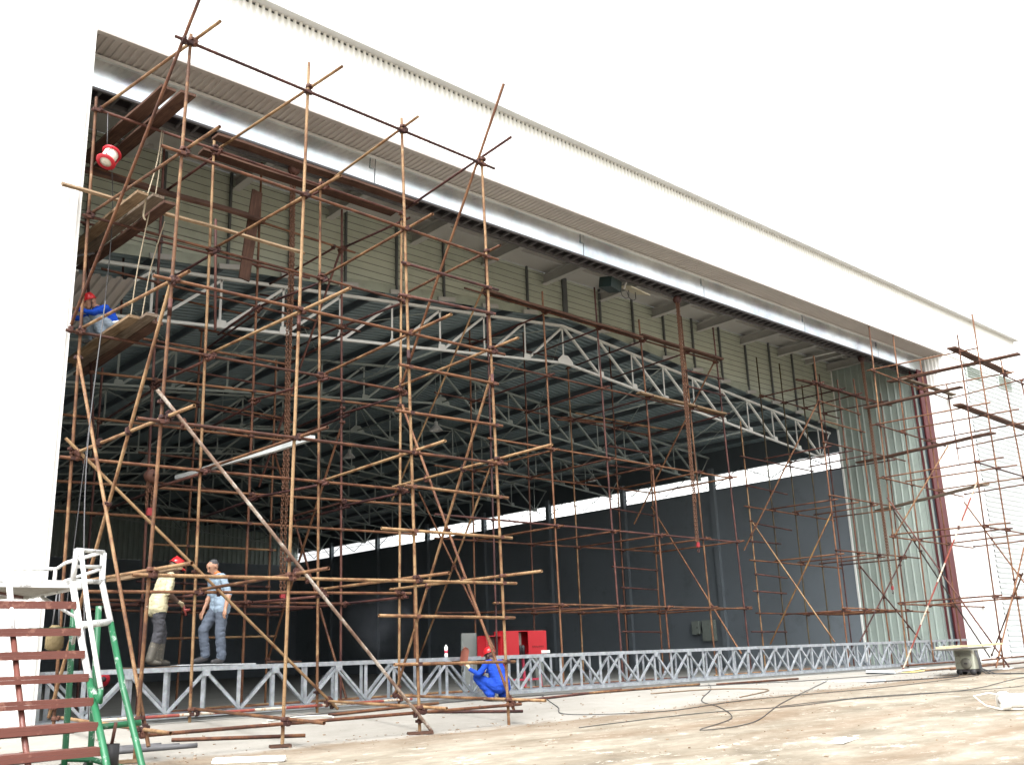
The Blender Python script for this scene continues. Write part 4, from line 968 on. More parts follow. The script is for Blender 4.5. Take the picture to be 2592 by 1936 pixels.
    cap(hed+f*.04-u*.045, hed+f*.052-u*.078, .050, .034, 'skin'); cap(hed+f*.088+u*.008, hed+f*.108-u*.028, .010, .015, 'skin'); cap(hed+f*.086-u*.058+sd_*.012, hed+f*.086-u*.058-sd_*.012, .009, .009, 'lip')
    for sg in (-1, 1):
        cap(hed+sd_*.083*sg-f*.008+u*.012, hed+sd_*.086*sg-f*.014-u*.03, .016, .011, 'skin'); cap(hed+f*.082+sd_*.030*sg+u*.022, hed+f*.083+sd_*.034*sg+u*.022, .0095, .0095, 'eye')
        cap(hed+f*.084+sd_*.018*sg+u*.040, hed+f*.078+sd_*.048*sg+u*.040, .008, .007, 'eye')
    for e in extra: cap(*e)
    mb = MB()
    for a, b, ra, rb, _ in pr: capsule(mb, a, b, ra, rb)
    tmp = bpy.data.objects.new('tmp', mb.mesh('tmp', None, L)); COL.objects.link(tmp)
    md = tmp.modifiers.new('r', 'REMESH'); md.mode = 'VOXEL'; md.voxel_size = voxel; md.use_smooth_shade = True
    ms = tmp.modifiers.new('s', 'SMOOTH'); ms.factor = .5; ms.iterations = 3
    dg_ = bpy.context.evaluated_depsgraph_get(); me = bpy.data.meshes.new_from_object(tmp.evaluated_get(dg_)); bpy.data.objects.remove(tmp)
    keys = ['top', 'legs', 'skin', 'shoe', 'eye', 'lip', 'glove', 'collar']; me.materials.clear()
    mm = {}
    for k in keys:
        if k in mats: mm[k] = len(me.materials); me.materials.append(mats[k])
    segs = [(a-L, b-L, ra, rb, mm.get(k, 0)) for a, b, ra, rb, k in pr]
    import numpy as np
    nP = len(me.polygons); cen = np.empty(nP*3, 'f'); me.polygons.foreach_get('center', cen); cen = cen.reshape(-1, 3)
    best = np.full(nP, 9e9); idx = np.zeros(nP, 'i')
    for a, b, ra, rb, k in segs:
        a_ = np.array(a); d_ = np.array(b)-a_; t = np.clip(((cen-a_) @ d_)/max(1e-9, d_ @ d_), 0, 1); dist = np.linalg.norm(cen-a_-t[:, None]*d_, axis=1)-(ra+(rb-ra)*t)
        m_ = dist < best; best[m_] = dist[m_]; idx[m_] = k
    
    nV = len(me.vertices); vc = np.zeros(nV, bool); co = np.empty(nV*3, 'f'); nr = np.empty(nV*3, 'f'); me.vertices.foreach_get('co', co); me.vertex_normals.foreach_get('vector', nr)
    lt = np.empty(nP, 'i'); me.polygons.foreach_get('loop_total', lt); lv = np.empty(len(me.loops), 'i'); me.loops.foreach_get('vertex_index', lv)
    vc[lv[np.repeat(np.isin(idx, [mm.get('top', -1), mm.get('legs', -1)]), lt)]] = True; co = co.reshape(-1, 3); nr = nr.reshape(-1, 3)
    for i in np.nonzero(vc)[0]:          # cloth folds
        x_, y_, z_ = (float(t_) for t_ in co[i]); co[i] += nr[i]*(.011*noise.noise(Vector((x_*7, y_*7, z_*17)))+.006*noise.noise(Vector((x_*19+5, y_*19, z_*34))))
    me.vertices.foreach_set('co', co.reshape(-1))
    me.polygons.foreach_set('material_index', idx.astype('i')); me.polygons.foreach_set('use_smooth', np.ones(nP, bool)); me.update()
    body = link(bpy.data.objects.new('body', me), root, L)
    return root, W, hed, f, sd_, u, q
def helmet(root, W, hed, f, sd_, u, q, mat, tilt=0):
    c = hed+u*.045-f*.012; Q = (q.to_3x3() @ Matrix((f, sd_, u)).transposed()).to_quaternion()
    mb = MB(); prof = [(.112, -.004), (.114, .0), (.110, .045), (.094, .085), (.062, .112), (.02, .122), (.001, .123)]
    mb.lathe(prof, W(c), 18, Q); mb.lathe([(.098, .0), (.128, -.008), (.128, -.002), (.105, .01)], W(c), 18, Q)
    mb.box(W(c+f*.135-u*.008), (.07, .13, .012), Q); mb.box(W(c+u*.105), (.16, .022, .03), Q); h = mb.build('helmet', mat, root)
    MB().tube([W(c+sd_*.1), W(hed+sd_*.062-u*.09+f*.03), W(hed-u*.118+f*.045), W(hed-sd_*.062-u*.09+f*.03), W(c-sd_*.1)], .006, 6).build('chin_strap', M_black, h)
SK1 = simple('skin_dark', (.075, .042, .03), .55, 0, .15, 8); SK2 = simple('skin_light', (.40, .215, .14), .55, 0, .12, 8)
EYE = simple('eye_dark', (.02, .015, .012), .3); LIP = simple('lips', (.22, .09, .07), .5); SHOE = simple('shoe_dark', (.035, .033, .035), .6); BOOT = simple('rubber_boot', (.075, .07, .058), .5, 0, .3, 6, dirt=(.22, .19, .14)); GLV = cloth('work_glove', (.50, .42, .28), 30)
RED = simple('helmet_red', (.52, .015, .02), .3, 0, .1, 4)
leg = lambda hx, s, kn, an, to: {'hip'+s: hx, 'kn'+s: kn, 'an'+s: an, 'to'+s: to}
# standing, cream shirt
J = dict(pelvis=(0, 0, .95), chest=(.10, 0, 1.26), neck=(.17, 0, 1.42), head=(.25, 0, 1.53), face=(.85, -.1, -.55), shL=(.13, .18, 1.37), shR=(.12, -.18, 1.37),
         elL=(.14, .23, 1.1), wrL=(.34, .10, 1.0), haL=(.42, .06, .96), elR=(.05, -.25, 1.11), wrR=(.24, -.19, .98), haR=(.32, -.16, .94))
J.update(leg((-.01, .1, .9), 'L', (.14, .11, .5), (.12, .11, .10), (.28, .13, .04))); J.update(leg((-.01, -.1, .9), 'R', (.0, -.11, .5), (-.12, -.1, .10), (.03, -.12, .04)))
r = person('man in cream shirt, dark trousers, rubber boots and red helmet standing on the truss', (6.95, 16.5, .03), 0, J, dict(top=cloth('shirt_cream', (.50, .46, .30)), legs=cloth('trousers_charcoal', (.055, .056, .064)), skin=SK1, shoe=BOOT, eye=EYE, lip=LIP, glove=GLV, hand='glove', fore='skin', boot_h=1)); helmet(*r, RED)
W = r[1]
MB().tube([W((.35, -.17, .92)), W((.40, -.17, .76))], .018, 8).tube([W((.36, -.17, .84)), W((.46, -.17, .85))], .024, 8).build('grip_body', simple('tool_red_paint', (.20, .03, .025), .4)).__setitem__('label', 'red hand tool held by the man in the cream shirt'); o = bpy.data.objects['grip_body']; o.name = 'power_tool'; o['category'] = 'tool'
# standing, blue-grey shirt with orange collar
J = dict(pelvis=(0, 0, .95), chest=(.04, 0, 1.27), neck=(.08, 0, 1.44), head=(.15, 0, 1.55), face=(.85, .1, -.5), shL=(.06, .19, 1.38), shR=(.07, -.19, 1.38),
         elL=(-.03, .26, 1.10), wrL=(.03, .27, .86), haL=(.05, .27, .76), elR=(.05, -.26, 1.1), wrR=(.16, -.25, .86), haR=(.2, -.24, .77))
J.update(leg((0, .1, .9), 'L', (.02, .11, .5), (-.02, .11, .09), (.14, .13, .035))); J.update(leg((.0, -.1, .9), 'R', (.22, -.1, .54), (.16, -.09, .13), (.34, -.11, .06)))
col = cloth('orange_collar', (.72, .20, .06))
m2 = dict(top=cloth('shirt_blue_grey', (.24, .31, .385)), legs=cloth('jeans_grey_blue', (.095, .115, .15)), skin=SK2, shoe=SHOE, eye=EYE, lip=LIP, hand='skin', fore='skin')
r = person('grey haired man in light blue shirt with orange collar and jeans standing on the truss', (8.07, 16.52, .03), math.pi, J, m2); root, W, hed, f, sd_, u, q = r
hb = MB(); Q = (q.to_3x3() @ Matrix((f, sd_, u)).transposed()).to_quaternion(); hb.ball(W(hed+u*.05-f*.035), (.088, .088, .072), 14, 9, Q); hb.ball(W(hed+u*.01-f*.062), (.055, .083, .06), 12, 8, Q); hb.build('hair', simple('hair_grey_black', (.06, .06, .065), .8, 0, .5, 60, bump=.5, bscale=120), root)
MB().lathe([(.068, -.03), (.078, -.01), (.066, .03), (.058, .035)], W((.075, 0, 1.45)), 12, Matrix.Rotation(.3, 3, 'Y').to_quaternion()).build('collar', col, root)
# squatting welder, back to the camera
J = dict(pelvis=(-.10, 0, .27), chest=(.06, 0, .60), neck=(.15, 0, .75), head=(.20, 0, .84), face=(.95, .15, -.35), shL=(.10, .19, .70), shR=(.10, -.19, .70),
         elL=(.16, .37, .50), wrL=(.30, .46, .60), haL=(.34, .47, .68), elR=(.26, -.29, .5), wrR=(.42, -.14, .55), haR=(.48, -.08, .56))
J.update(leg((-.08, .1, .25), 'L', (.30, .26, .44), (.02, .16, .09), (.18, .2, .04))); J.update(leg((-.08, -.1, .25), 'R', (.30, -.24, .44), (.02, -.15, .09), (.18, -.19, .04)))
r = person('welder in blue overalls and red helmet squatting at the truss foot, seen from behind', (13.74, 15.62, gz(13.7, 15.62)), R(97), J, dict(top=cloth('overall_blue', (.01, .05, .36)), legs=cloth('overall_blue_legs', (.01, .048, .33)), skin=SK1, shoe=SHOE, eye=EYE, lip=LIP, glove=GLV, hand='glove', fore='top')); helmet(*r, RED); W = r[1]
ms = thing('welding_mask', 'brown hand-held welding mask raised by the squatting welder', 'mask', W((.42, .48, .72)))
mq = (Matrix.Rotation(R(97), 3, 'Z') @ Matrix.Rotation(-.25, 3, 'Y')).to_quaternion(); c0 = W((.42, .48, .84))
mm_ = MB(); pts = []
for zz, ww in ((-.19, .09), (-.12, .115), (.1, .115), (.16, .08), (.18, .03)):
    for k in range(7):
        a = (k/6-.5)*2; pts.append(c0+mq @ Vector((.04*(1-a*a), a*ww, zz)))
mm_.add(pts, [(i*7+k, i*7+k+1, i*7+k+8, i*7+k+7) for i in range(4) for k in range(6)], True)
mm_.add([p+(mq @ Vector((-.006, 0, 0))) for p in pts], [(i*7+k+7, i*7+k+8, i*7+k+1, i*7+k) for i in range(4) for k in range(6)], True); mm_.build('shield', simple('mask_brown', (.30, .105, .07), .5), ms); MB().tube([c0+mq @ Vector((-.01, 0, -.15)), c0+mq @ Vector((-.03, 0, -.3))], .014, 8).build('handle', M_black, ms)
# squatting on the planks
J = dict(pelvis=(-.26, 0, .25), chest=(-.06, 0, .50), neck=(.11, 0, .62), head=(.22, 0, .68), face=(.9, .05, -.45), shL=(.02, .19, .57), shR=(.02, -.19, .57),
         elL=(.24, .26, .42), wrL=(.46, .24, .44), haL=(.54, .22, .44), elR=(.26, -.24, .46), wrR=(.5, -.2, .42), haR=(.58, -.18, .42))
J.update(leg((-.2, .1, .24), 'L', (.18, .16, .42), (.0, .14, .09), (.16, .16, .04))); J.update(leg((-.2, -.1, .24), 'R', (.18, -.15, .40), (.04, -.13, .09), (.2, -.15, .04)))
r = person('worker in blue jacket and red helmet squatting on planks high on the near tower', (5.78, 16.85, 5.487), math.pi, J, dict(top=cloth('jacket_blue', (.01, .065, .44)), legs=cloth('jeans_pale', (.26, .32, .39)), skin=SK2, shoe=SHOE, eye=EYE, lip=LIP, hand='skin', fore='top')); helmet(*r, RED); root, W = r[0], r[1]
MB().tube([W((-.33, y, z)) for y, z in ((-.1, .33), (0, .33), (.1, .33))], .02, 6).build('tail_strap', simple('belt_white', (.75, .74, .70), .6), root)
bl = MB(); ring = [W((-.195+.15*math.cos(a), .205*math.sin(a), .37+.05*math.cos(a)*-1)) for a in [2*math.pi*k/20 for k in range(21)]]; bl.tube(ring, .026, 6, False); bl.build('safety_belt', simple('belt_webbing', (.72, .71, .66), .7), root)
# ------------------------------------------------------------------ chain hoists
M_chain = simple('chain_rust', (.10, .043, .021), .7, .2, .35, 20)
lk = MB(); n1, n2 = 12, 6
for i in range(n1):
    a = 2*math.pi*i/n1
    for k in range(n2):
        b = 2*math.pi*k/n2; rr = .009*math.cos(b); e = (.022+rr)*math.cos(a); z = (.022+rr)*math.sin(a)+(.017 if math.sin(a) > 0 else -.017); lk.v.append(Vector((e, .009*math.sin(b), z)))
for i in range(n1):
    for k in range(n2): lk.f.append((i*n2+k, ((i+1) % n1)*n2+k, ((i+1) % n1)*n2+(k+1) % n2, i*n2+(k+1) % n2)); lk.sm.append(True)
def hoist(x, y, zt, zb, label, strands=3):
    t = thing('chain_hoist', label, 'chain hoist', (x, y, zt), 'rusty chain hoists hanging from the header'); red = simple('hoist_red', (.25, .02, .025), .5, 0, .2, 6)
    mb = MB(); mb.lathe([(.02, .1), (.10, .09), (.13, .03), (.13, -.05), (.09, -.1), (.02, -.11)], (x, y, zt+.0), 12, Matrix.Rotation(math.pi/2, 3, 'X').to_quaternion()); mb.build('hoist_body', M_coup, t)
    offs = [(-.05, 0), (.045, .02), (.0, -.04), (.02, .05)][:strands]
    for i, (ox, oy) in enumerate(offs):
        m = MB(); z = zt-.1; end = zb+.1+(i*.55 if i > 1 else 0); j = 0
        while z > end:
            s = Matrix.Rotation(R(45+90*(j % 2)), 3, 'Z'); w = .012*math.sin(z*1.7+i); b = len(m.v)
            m.v += [s @ v+Vector((x+ox+w, y+oy, z)) for v in lk.v]; m.f += [tuple(b+q for q in f) for f in lk.f]; m.sm += lk.sm; z -= .056; j += 1
        m.build('chain', M_chain, t)
    hk = MB(); hk.box((x, y, zb+.06), (.09, .06, .13)); hk.build('hook_block', red, t)
    MB().tube([(x, y, zb), (x, y, zb-.05), (x+.04, y, zb-.10), (x+.01, y, zb-.15), (x-.045, y, zb-.13), (x-.055, y, zb-.09)], .014, 8).build('hook', M_coup, t)
hoist(9.62, 17.08, 10.2, 1.2, 'rusty chain hoist hanging behind the near tower', 4)
hoist(22.68, 17.08, 10.15, 2.75, 'rusty chain hoist hanging in the middle of the opening', 4)
hoist(33.65, 17.08, 10.25, 1.75, 'rusty chain hoist hanging before the ribbed return wall', 3)
hoist(6.95, 17.1, 3.3, 2.6, 'small chain block hanging at the red post behind the near tower', 2)
# ------------------------------------------------------------------ boarding steps at the left edge
def painted(name, col, chip):
    t = NT(name); p = t.pos(); f = t.noise(p, 7, 7, .72); g = t.noise(p, 2, 4, .6); c = t.ramp(g, [(.3, tuple(x*.75 for x in col)), (.7, col)]); c = t.mix(t.mapr(f, .58, .62), c, chip); t.bump(f, .2, .003); return t.set(c, .45, 0, .4)
PGN = painted('green_paint_chipped', (.014, .12, .05), (.25, .29, .26)); PWH = painted('white_paint_chipped', (.62, .63, .62), (.26, .26, .25)); PRD = painted('red_brown_tread_paint', (.13, .045, .034), (.19, .085, .062))
st = thing('boarding_steps', 'green and white movable boarding steps with red-brown treads at the left edge', 'steps', (3, 11, gz(3, 11)))
steps = [(10.67, .68), (10.48, .41), (10.32, .19), (10.17, -.03), (10.0, -.25), (9.84, -.465), (9.71, -.68), (9.55, -.89), (9.4, -1.08)]
for y, z in steps:
    t_ = MB().span((1.6, y-.11, z-.035), (3.6, y+.1, z)).build('tread', PRD, st)
    MB().span((1.6, y-.112, z-.075), (3.6, y-.10, z-.036)).build('nosing', PRD, t_)
def rail(name, pts, r, mat, par=st): return MB().tube(pts, r, 10).build(name, mat, par)
for x in (3.62, 2.25):
    rail('stringer', [(x, 10.78, .88), (x, 10.4, .30), (x, 10.1, -.09)], .034, PWH); rail('stringer', [(x, 10.1, -.09), (x, 9.53, -.79), (x, 9.25, gz(3, 9.2)+.02)], .034, PGN)
rail('handrail', [(3.64, 10.68, 1.22), (3.64, 10.3, .52), (3.64, 9.84, -.17)], .024, PWH); rail('handrail_end', [(3.64, 9.84, -.17), (3.64, 9.83, -.29), (3.63, 10.02, -.17)], .026, PGN)
rail('outrigger_leg', [(4.0, 11.02, 1.23), (4.0, 11.0, .91), (4.0, 10.67, .47)], .032, PWH); rail('outrigger_leg', [(4.0, 10.67, .47), (4.0, 10.2, -.2), (4.02, 9.7, -.86), (4.04, 9.42, gz(4, 9.4)+.02)], .032, PGN)
rail('cross_tube', [(3.62, 10.46, .44), (4.0, 10.68, .48)], .036, PWH); rail('cross_tube', [(3.62, 10.74, 1.22), (4.0, 11.02, 1.24)], .022, PWH); rail('cross_tube', [(3.62, 10.76, 1.05), (4.0, 11.02, 1.08)], .02, PWH); rail('cross_tube', [(3.62, 10.78, .9), (4.0, 11.0, .92)], .026, PWH)
rail('guard_post', [(3.62, 10.78, .9), (3.62, 10.74, 1.23)], .028, PWH)
rail('guard_rail', [(4.0, 11.02, 1.24), (3.9, 11.9, 1.2), (3.95, 12.36, 1.17), (2.0, 12.4, 1.13)], .02, PWH); rail('guard_rail', [(4.0, 11.02, 1.06), (3.9, 11.9, .99), (3.95, 12.36, .97), (2.0, 12.4, .95)], .018, PWH); rail('guard_post', [(3.94, 12.36, .9), (3.94, 12.36, 1.18)], .022, PWH)
MB().span((1.6, 10.8, .85), (3.75, 12.45, .872)).build('platform', simple('mesh_deck_grey', (.30, .285, .25), .7, 0, .4, 12, bump=.5), st)
pf = MB(); pf.span((1.6, 10.76, .83), (3.7, 10.8, .905)); pf.span((3.7, 10.78, .83), (3.76, 12.48, .905)); pf.span((1.6, 12.45, .82), (3.7, 12.49, .905)); pf.build('platform_frame', PWH, st)
MB().bar((2.6, 10.85, .835), (3.6, 12.4, .835), .05, .03).build('deck_brace', PRD, st)
for x in (4.1, 4.38): rail('rear_leg', [(x-.05, 11.95, .72), (x, 12, -.93), (x, 12, gz(4, 12)+.12)], .034, PGN)
for x, y in ((4.1, 12), (4.38, 12), (3.62, 9.3)):
    cs = MB().lathe([(.0, -.03), (.085, -.03), (.09, -.015), (.09, .015), (.085, .03), (0, .03)], (x, y+.06, gz(x, y)+.09), 14, Matrix.Rotation(math.pi/2, 3, 'Y').to_quaternion()).build('caster', M_black, st)
rail('base_tube', [(4.1, 12, -.94), (4.38, 11.9, -.97), (4.5, 11.0, -1.05)], .03, PGN); rail('base_tube', [(1.6, 11.5, .40), (3.95, 11.5, .44)], .028, PGN); rail('base_tube', [(1.6, 10.35, -.56), (3.6, 10.35, -.55)], .035, PRD); rail('base_tube', [(3.6, 10.35, -.55), (4.2, 10.2, -.52)], .03, PGN)
rail('centre_stringer', [(2.99, 10.72, .86), (2.99, 10.45, .36)], .03, PWH); rail('centre_stringer', [(2.99, 10.45, .36), (2.99, 9.9, -.45), (2.99, 9.4, -1.1)], .028, PRD)
rail('knee_brace', [(3.7, 12.0, .82), (4.0, 11.6, .55), (4.05, 11.9, .3)], .02, PWH)
jk = MB().tube([(3.92, 10.2, -.70), (3.92, 10.2, -.92)], .075, 12).build('outrigger_jack', M_black, st); MB().tube([(3.92, 10.2, -.92), (3.92, 10.2, gz(3.9, 10.2)+.02)], .08, 12).build('jack_base', PGN, jk); MB().tube([(3.92, 10.2, -.70), (3.94, 10.18, -.5)], .018, 8).build('jack_stem', M_coup, jk)
# ------------------------------------------------------------------ welding machine with a board on top
wm = thing('welding_machine', 'old pale welding machine on wheels with a board on top beside the outermost scaffold', 'welding machine', (28.2, 12.5, gz(28.2, 12.5)))
gzw = gz(28.2, 12.5); CRM = painted('cream_enamel_worn', (.30, .31, .25), (.18, .16, .12))
def rb(mb, a, b, r=.03):
    a = Vector(a); b = Vector(b); c = (a+b)/2; h = (b-a)/2; pts = [(-h.x+r, -h.y), (h.x-r, -h.y), (h.x, -h.y+r), (h.x, h.y-r), (h.x-r, h.y), (-h.x+r, h.y), (-h.x, h.y-r), (-h.x, -h.y+r)]
    mb.add([c+Vector((x, y, z)) for z in (-h.z, h.z) for x, y in pts], [tuple(range(7, -1, -1)), tuple(range(8, 16))]+[(i, (i+1) % 8, 8+(i+1) % 8, 8+i) for i in range(8)]); return mb
rb(MB(), (28.12, 12.22, gzw+.16), (28.52, 12.76, -.30)).build('cabinet', CRM, wm)
for k in range(4): MB().span((28.105, 12.28, -.34-.035*k-.014), (28.119, 12.7, -.34-.035*k)).build('louvre', simple('louvre_dark', (.06, .06, .05), .6), wm)
MB().lathe([(.0, .02), (.13, .02), (.15, .0), (.12, -.01)], (28.11, 12.44, -.66), 20, Matrix.Rotation(-math.pi/2, 3, 'Y').to_quaternion()).build('fan_grille', simple('grille_grey', (.14, .14, .115), .5), wm)
MB().span((28.06, 12.40, -.68), (28.09, 12.48, -.64)).build('handwheel', M_dark, wm)
MB().span((28.15, 12.25, gzw+.09), (28.49, 12.73, gzw+.155)).build('chassis', M_dark, wm)
for x in (28.16, 28.48):
    for y in (12.3, 12.68): MB().lathe([(0, -.03), (.075, -.03), (.085, 0), (.075, .03), (0, .03)], (x, y, gzw+.085), 14, Matrix.Rotation(math.pi/2, 3, 'Y').to_quaternion()).build('wheel', M_black, wm)
bs = MB(); bs.add([(26.9, 12.15, -.25), (29.7, 12.2, -.24), (29.5, 12.95, -.24), (27.1, 13.0, -.25), (27.25, 12.28, -.295), (29.2, 12.3, -.29), (29.1, 12.85, -.29), (27.4, 12.88, -.295)], [(0, 1, 2, 3), (7, 6, 5, 4), (0, 4, 5, 1), (1, 5, 6, 2), (2, 6, 7, 3), (3, 7, 4, 0)]); tag(bs.build('tray', simple('tray_grey', (.27, .265, .26), .5)), 'pale grey shallow tray on top of the welding machine', 'tray')
plank((26.3, 12.25, -.205), (30.2, 12.35, -.18), .26, .05, simple('pale_pine', (.46, .37, .22), .7, 0, .1, 3), 'pale yellow board lying on the tray of the welding machine', 'board', name='board')
for k in range(3): MB().tube([(28.2+.06*k, 12.2, -.32), (28.2+.05*k, 12.14, -.55), (28.18+.07*k, 12.12, -.8), (28.25+.05*k, 12.0-.1*k, gzw+.03), (28.9+.2*k, 11.6-.3*k, gz(29, 11.6)+.02)], .016, 6).build('lead', M_cable, wm)
# ------------------------------------------------------------------ white roll with loop at the right edge
cx, cy, cz = 18.3, 7.62, gz(18.3, 7.6)
wr = thing('white_roll', 'white cylindrical roll with a hose loop on the apron at the right edge', 'roll', (cx, cy, cz)); WP = simple('white_plastic', (.80, .80, .77), .4)
ax = Vector((.62, -.55, 0)).normalized(); Q = ax.to_track_quat('Z', 'Y')
MB().lathe([(.03, 0), (.13, 0), (.155, .02), (.155, .14), (.12, .16), (.12, .5), (.14, .52), (.14, 1.3)], Vector((cx, cy, cz+.16)), 20, Q).build('roll_body', WP, wr); MB().lathe([(.0, -.012), (.045, -.012), (.045, .004)], Vector((cx, cy, cz+.16)), 12, Q).build('hub', simple('hub_grey', (.30, .29, .27), .5), wr)
MB().tube([Vector((cx+.0, cy+.0, cz+.27)), Vector((cx-.12, cy+.12, cz+.3)), Vector((cx-.3, cy+.3, cz+.26)), Vector((cx-.22, cy+.16, cz+.1)), Vector((cx-.02, cy-.02, cz+.025)), Vector((cx+.25, cy-.3, cz+.02))], .016, 8).build('hose_loop', simple('hose_cream', (.62, .58, .52), .5), wr)
# ------------------------------------------------------------------ things along the right hall wall
fb = thing('site_cabinet', 'open bright red cabinet on legs standing behind the truss by the welder', 'cabinet', (17.3, 18.8, FLOOR)); FR = simple('cabinet_red', (.33, .010, .016), .4, 0, .1, 1.5); FI = simple('cabinet_inside', (.42, .37, .33), .7)
def cab(x0, x1, z0, z1, d, Y=18.8):
    mb = MB()
    for a, b in (((x0, Y-d, z0), (x0+.02, Y, z1)), ((x1-.02, Y-d, z0), (x1, Y, z1)), ((x0+.02, Y-d, z0), (x1-.02, Y, z0+.02)), ((x0+.02, Y-d, z1-.02), (x1-.02, Y, z1)), ((x0+.02, Y-.02, z0+.02), (x1-.02, Y, z1-.02))): mb.span(a, b)
    return mb
cab(16.45, 17.91, -.02, .575, .3).build('box', FR, fb); cab(15.9, 16.43, -.05, .47, .3).build('side_box', FR, fb)
MB().span((17.3, 18.47, -.0), (17.92, 18.495, .57)).build('door', FR, fb); MB().span((16.46, 18.47, -.0), (16.97, 18.495, .57)).build('door', FR, fb); MB().span((15.9, 18.47, -.04), (16.02, 18.495, .46)).build('door', FR, fb)
MB().span((16.98, 18.74, .1), (17.3, 18.775, .54)).build('back_sheet', FI, fb); MB().span((16.03, 18.74, .0), (16.41, 18.775, .44)).build('back_sheet', simple('dark_gear', (.12, .09, .085), .6), fb)
for k in range(3): MB().tube([(17.03+.105*k, 18.62, .002), (17.03+.105*k, 18.62, .19), (17.03+.105*k, 18.62, .23)], .045, 10, True, [.046, .046, .03]).build('breaker', M_black, fb)
tx = MB()
for k in range(6): tx.span((17.42+.07*k, 18.462, .18), (17.46+.07*k, 18.469, .20)); tx.span((17.435+.07*k, 18.462, .15), (17.445+.07*k, 18.469, .215))
tx.build('door_lettering', simple('lettering_dark', (.16, .015, .015), .6), fb)
MB().span((17.72, 18.44, .02), (18.0, 18.468, .09)).build('label_plate', simple('label_white', (.7, .7, .66), .5), fb)
for x in (16.0, 16.6, 17.25, 17.8): MB().bar((x, 18.65, -.05), (x+.05, 18.65, FLOOR), .05, .05).build('leg', simple('cabinet_leg_red', (.34, .03, .06), .5), fb)
MB().span((16.0, 18.63, -.62), (17.8, 18.67, -.57)).build('leg_rail', simple('cabinet_rail_red', (.34, .03, .06), .5), fb)
tag(MB().span((18.2, 19.2, FLOOR+.007), (18.5, 19.25, .6)).build('panel_board', simple('panel_grey', (.17, .185, .17), .6)), 'grey board standing on edge right of the red cabinet', 'board'); tag(MB().span((15.6, 19.0, FLOOR+.007), (16.05, 19.05, .55)).build('panel_board', simple('panel_grey_two', (.16, .175, .165), .6)), 'grey board standing on edge left of the red cabinet', 'board')
for (y0, y1, z0, z1), lb in zip(((28.35, 28.78, .62, 1.2), (27.5, 28.2, .3, 1.22)), ('smaller grey-green switch box on the dark hall wall', 'larger grey-green switch box on the dark hall wall')):
    t = thing('switch_box', lb, 'switch box', (37.3, y0, z0), 'switch boxes on the hall wall'); rb(MB(), (37.2, y0, z0), (37.37, y1, z1), .015).build('box', simple('switch_box_grey', (.21, .245, .22), .5), t); MB().span((37.185, y0+.04, z0+.04), (37.199, y1-.04, z1-.04)).build('door', simple('switch_box_door', (.235, .27, .245), .5), t); MB().span((37.17, y0+.08, (z0+z1)/2-.04), (37.184, y0+.11, (z0+z1)/2+.04)).build('handle', M_dark, t)
t = thing('flood_lamp', 'dark flood lamp case with pale flap hanging under the header', 'lamp', (20.3, 17.4, 10.3)); q_ = (Matrix.Rotation(.25, 3, 'Z') @ Matrix.Rotation(.15, 3, 'X')).to_quaternion()
MB().box((20.15, 17.5, 10.17), (.62, .4, .3), q_).build('case', simple('case_dark_green', (.015, .03, .03), .4), t); MB().box((21.1, 17.45, 10.2), (.85, .62, .02), (Matrix.Rotation(.1, 3, 'Y') @ Matrix.Rotation(.35, 3, 'X')).to_quaternion()).build('flap', simple('flap_beige', (.50, .46, .34), .5), t); MB().bar((20.62, 17.4, 10.1), (20.66, 17.3, 10.36), .07, .02).build('bracket', M_beam, t)
for k in (0, 1): MB().tube([(20.45+.3*k, 17.4, 10.05), (20.5+.3*k, 17.38, 9.88), (20.65+.3*k, 17.38, 9.82), (20.8+.3*k, 17.38, 9.9), (20.82+.3*k, 17.4, 10.12)], .012, 6).build('lead', M_cable, t)
tag(MB().tube([(34.3, 17.5, 10.95), (34.4, 20.0, 11.06)], .03, 8).build('tube_lamp', simple('tube_white', (.85, .85, .83), .4)), 'white fluorescent tube under the porch ceiling by the return wall', 'lamp')
rope([(20.9, 18.0, 11.13), (21.0, 18.3, 10.9), (21.25, 18.5, 10.85), (21.3, 18.2, 10.75), (21.05, 18.0, 10.72)], .010, simple('white_wire', (.7, .7, .68), .5), 'white wire dangling from a ceiling beam near the ridge', 'wire', 'wire')
rope([(5.0, 16.9, 6.4), (5.1, 16.9, 6.9), (5.6, 17.0, 7.2)], .02, M_wire, 'bent grey wire at the left edge above the crouching worker', 'wire', 'wire')
sm = corr(MB(), (5.3, 18.4, 7.3), (.9, -.1, .06), (-.1, .8, -.35), 1.6, 1.6, .2, .05, (0, 0, -1)); tag(sm.build('metal_sheet', M_soffit), 'loose corrugated metal sheet above the crouching worker', 'sheet')
# bucket, bag, reel
bq = (Matrix.Rotation(.45, 3, 'Y') @ Matrix.Rotation(-.2, 3, 'X')).to_quaternion(); bc = Vector((5.29, 15.72, 8.46))
bu = thing('bucket', 'white and red spool bucket hanging below the top planks of the near tower', 'bucket', bc); RB = simple('bucket_red', (.50, .02, .035), .4)
MB().lathe([(.0, -.13), (.115, -.13), (.125, .12), (.11, .12), (.1, -.10), (0, -.10)], bc, 18, bq).build('bucket_body', simple('bucket_white', (.74, .72, .64), .45, 0, .1, 6, dirt=(.5, .45, .35)), bu)
for z in (-.125, .12): MB().lathe([(.1, -.014), (.165, -.014), (.17, 0), (.165, .014), (.1, .014)], bc+bq @ Vector((0, 0, z)), 18, bq).build('rim', RB, bu)
for a in (0, 2.1, 4.2): MB().tube([bc+bq @ Vector((.15*math.cos(a), .15*math.sin(a), -.12)), bc+bq @ Vector((.15*math.cos(a), .15*math.sin(a), .12))], .009, 6).build('stay', RB, bu)
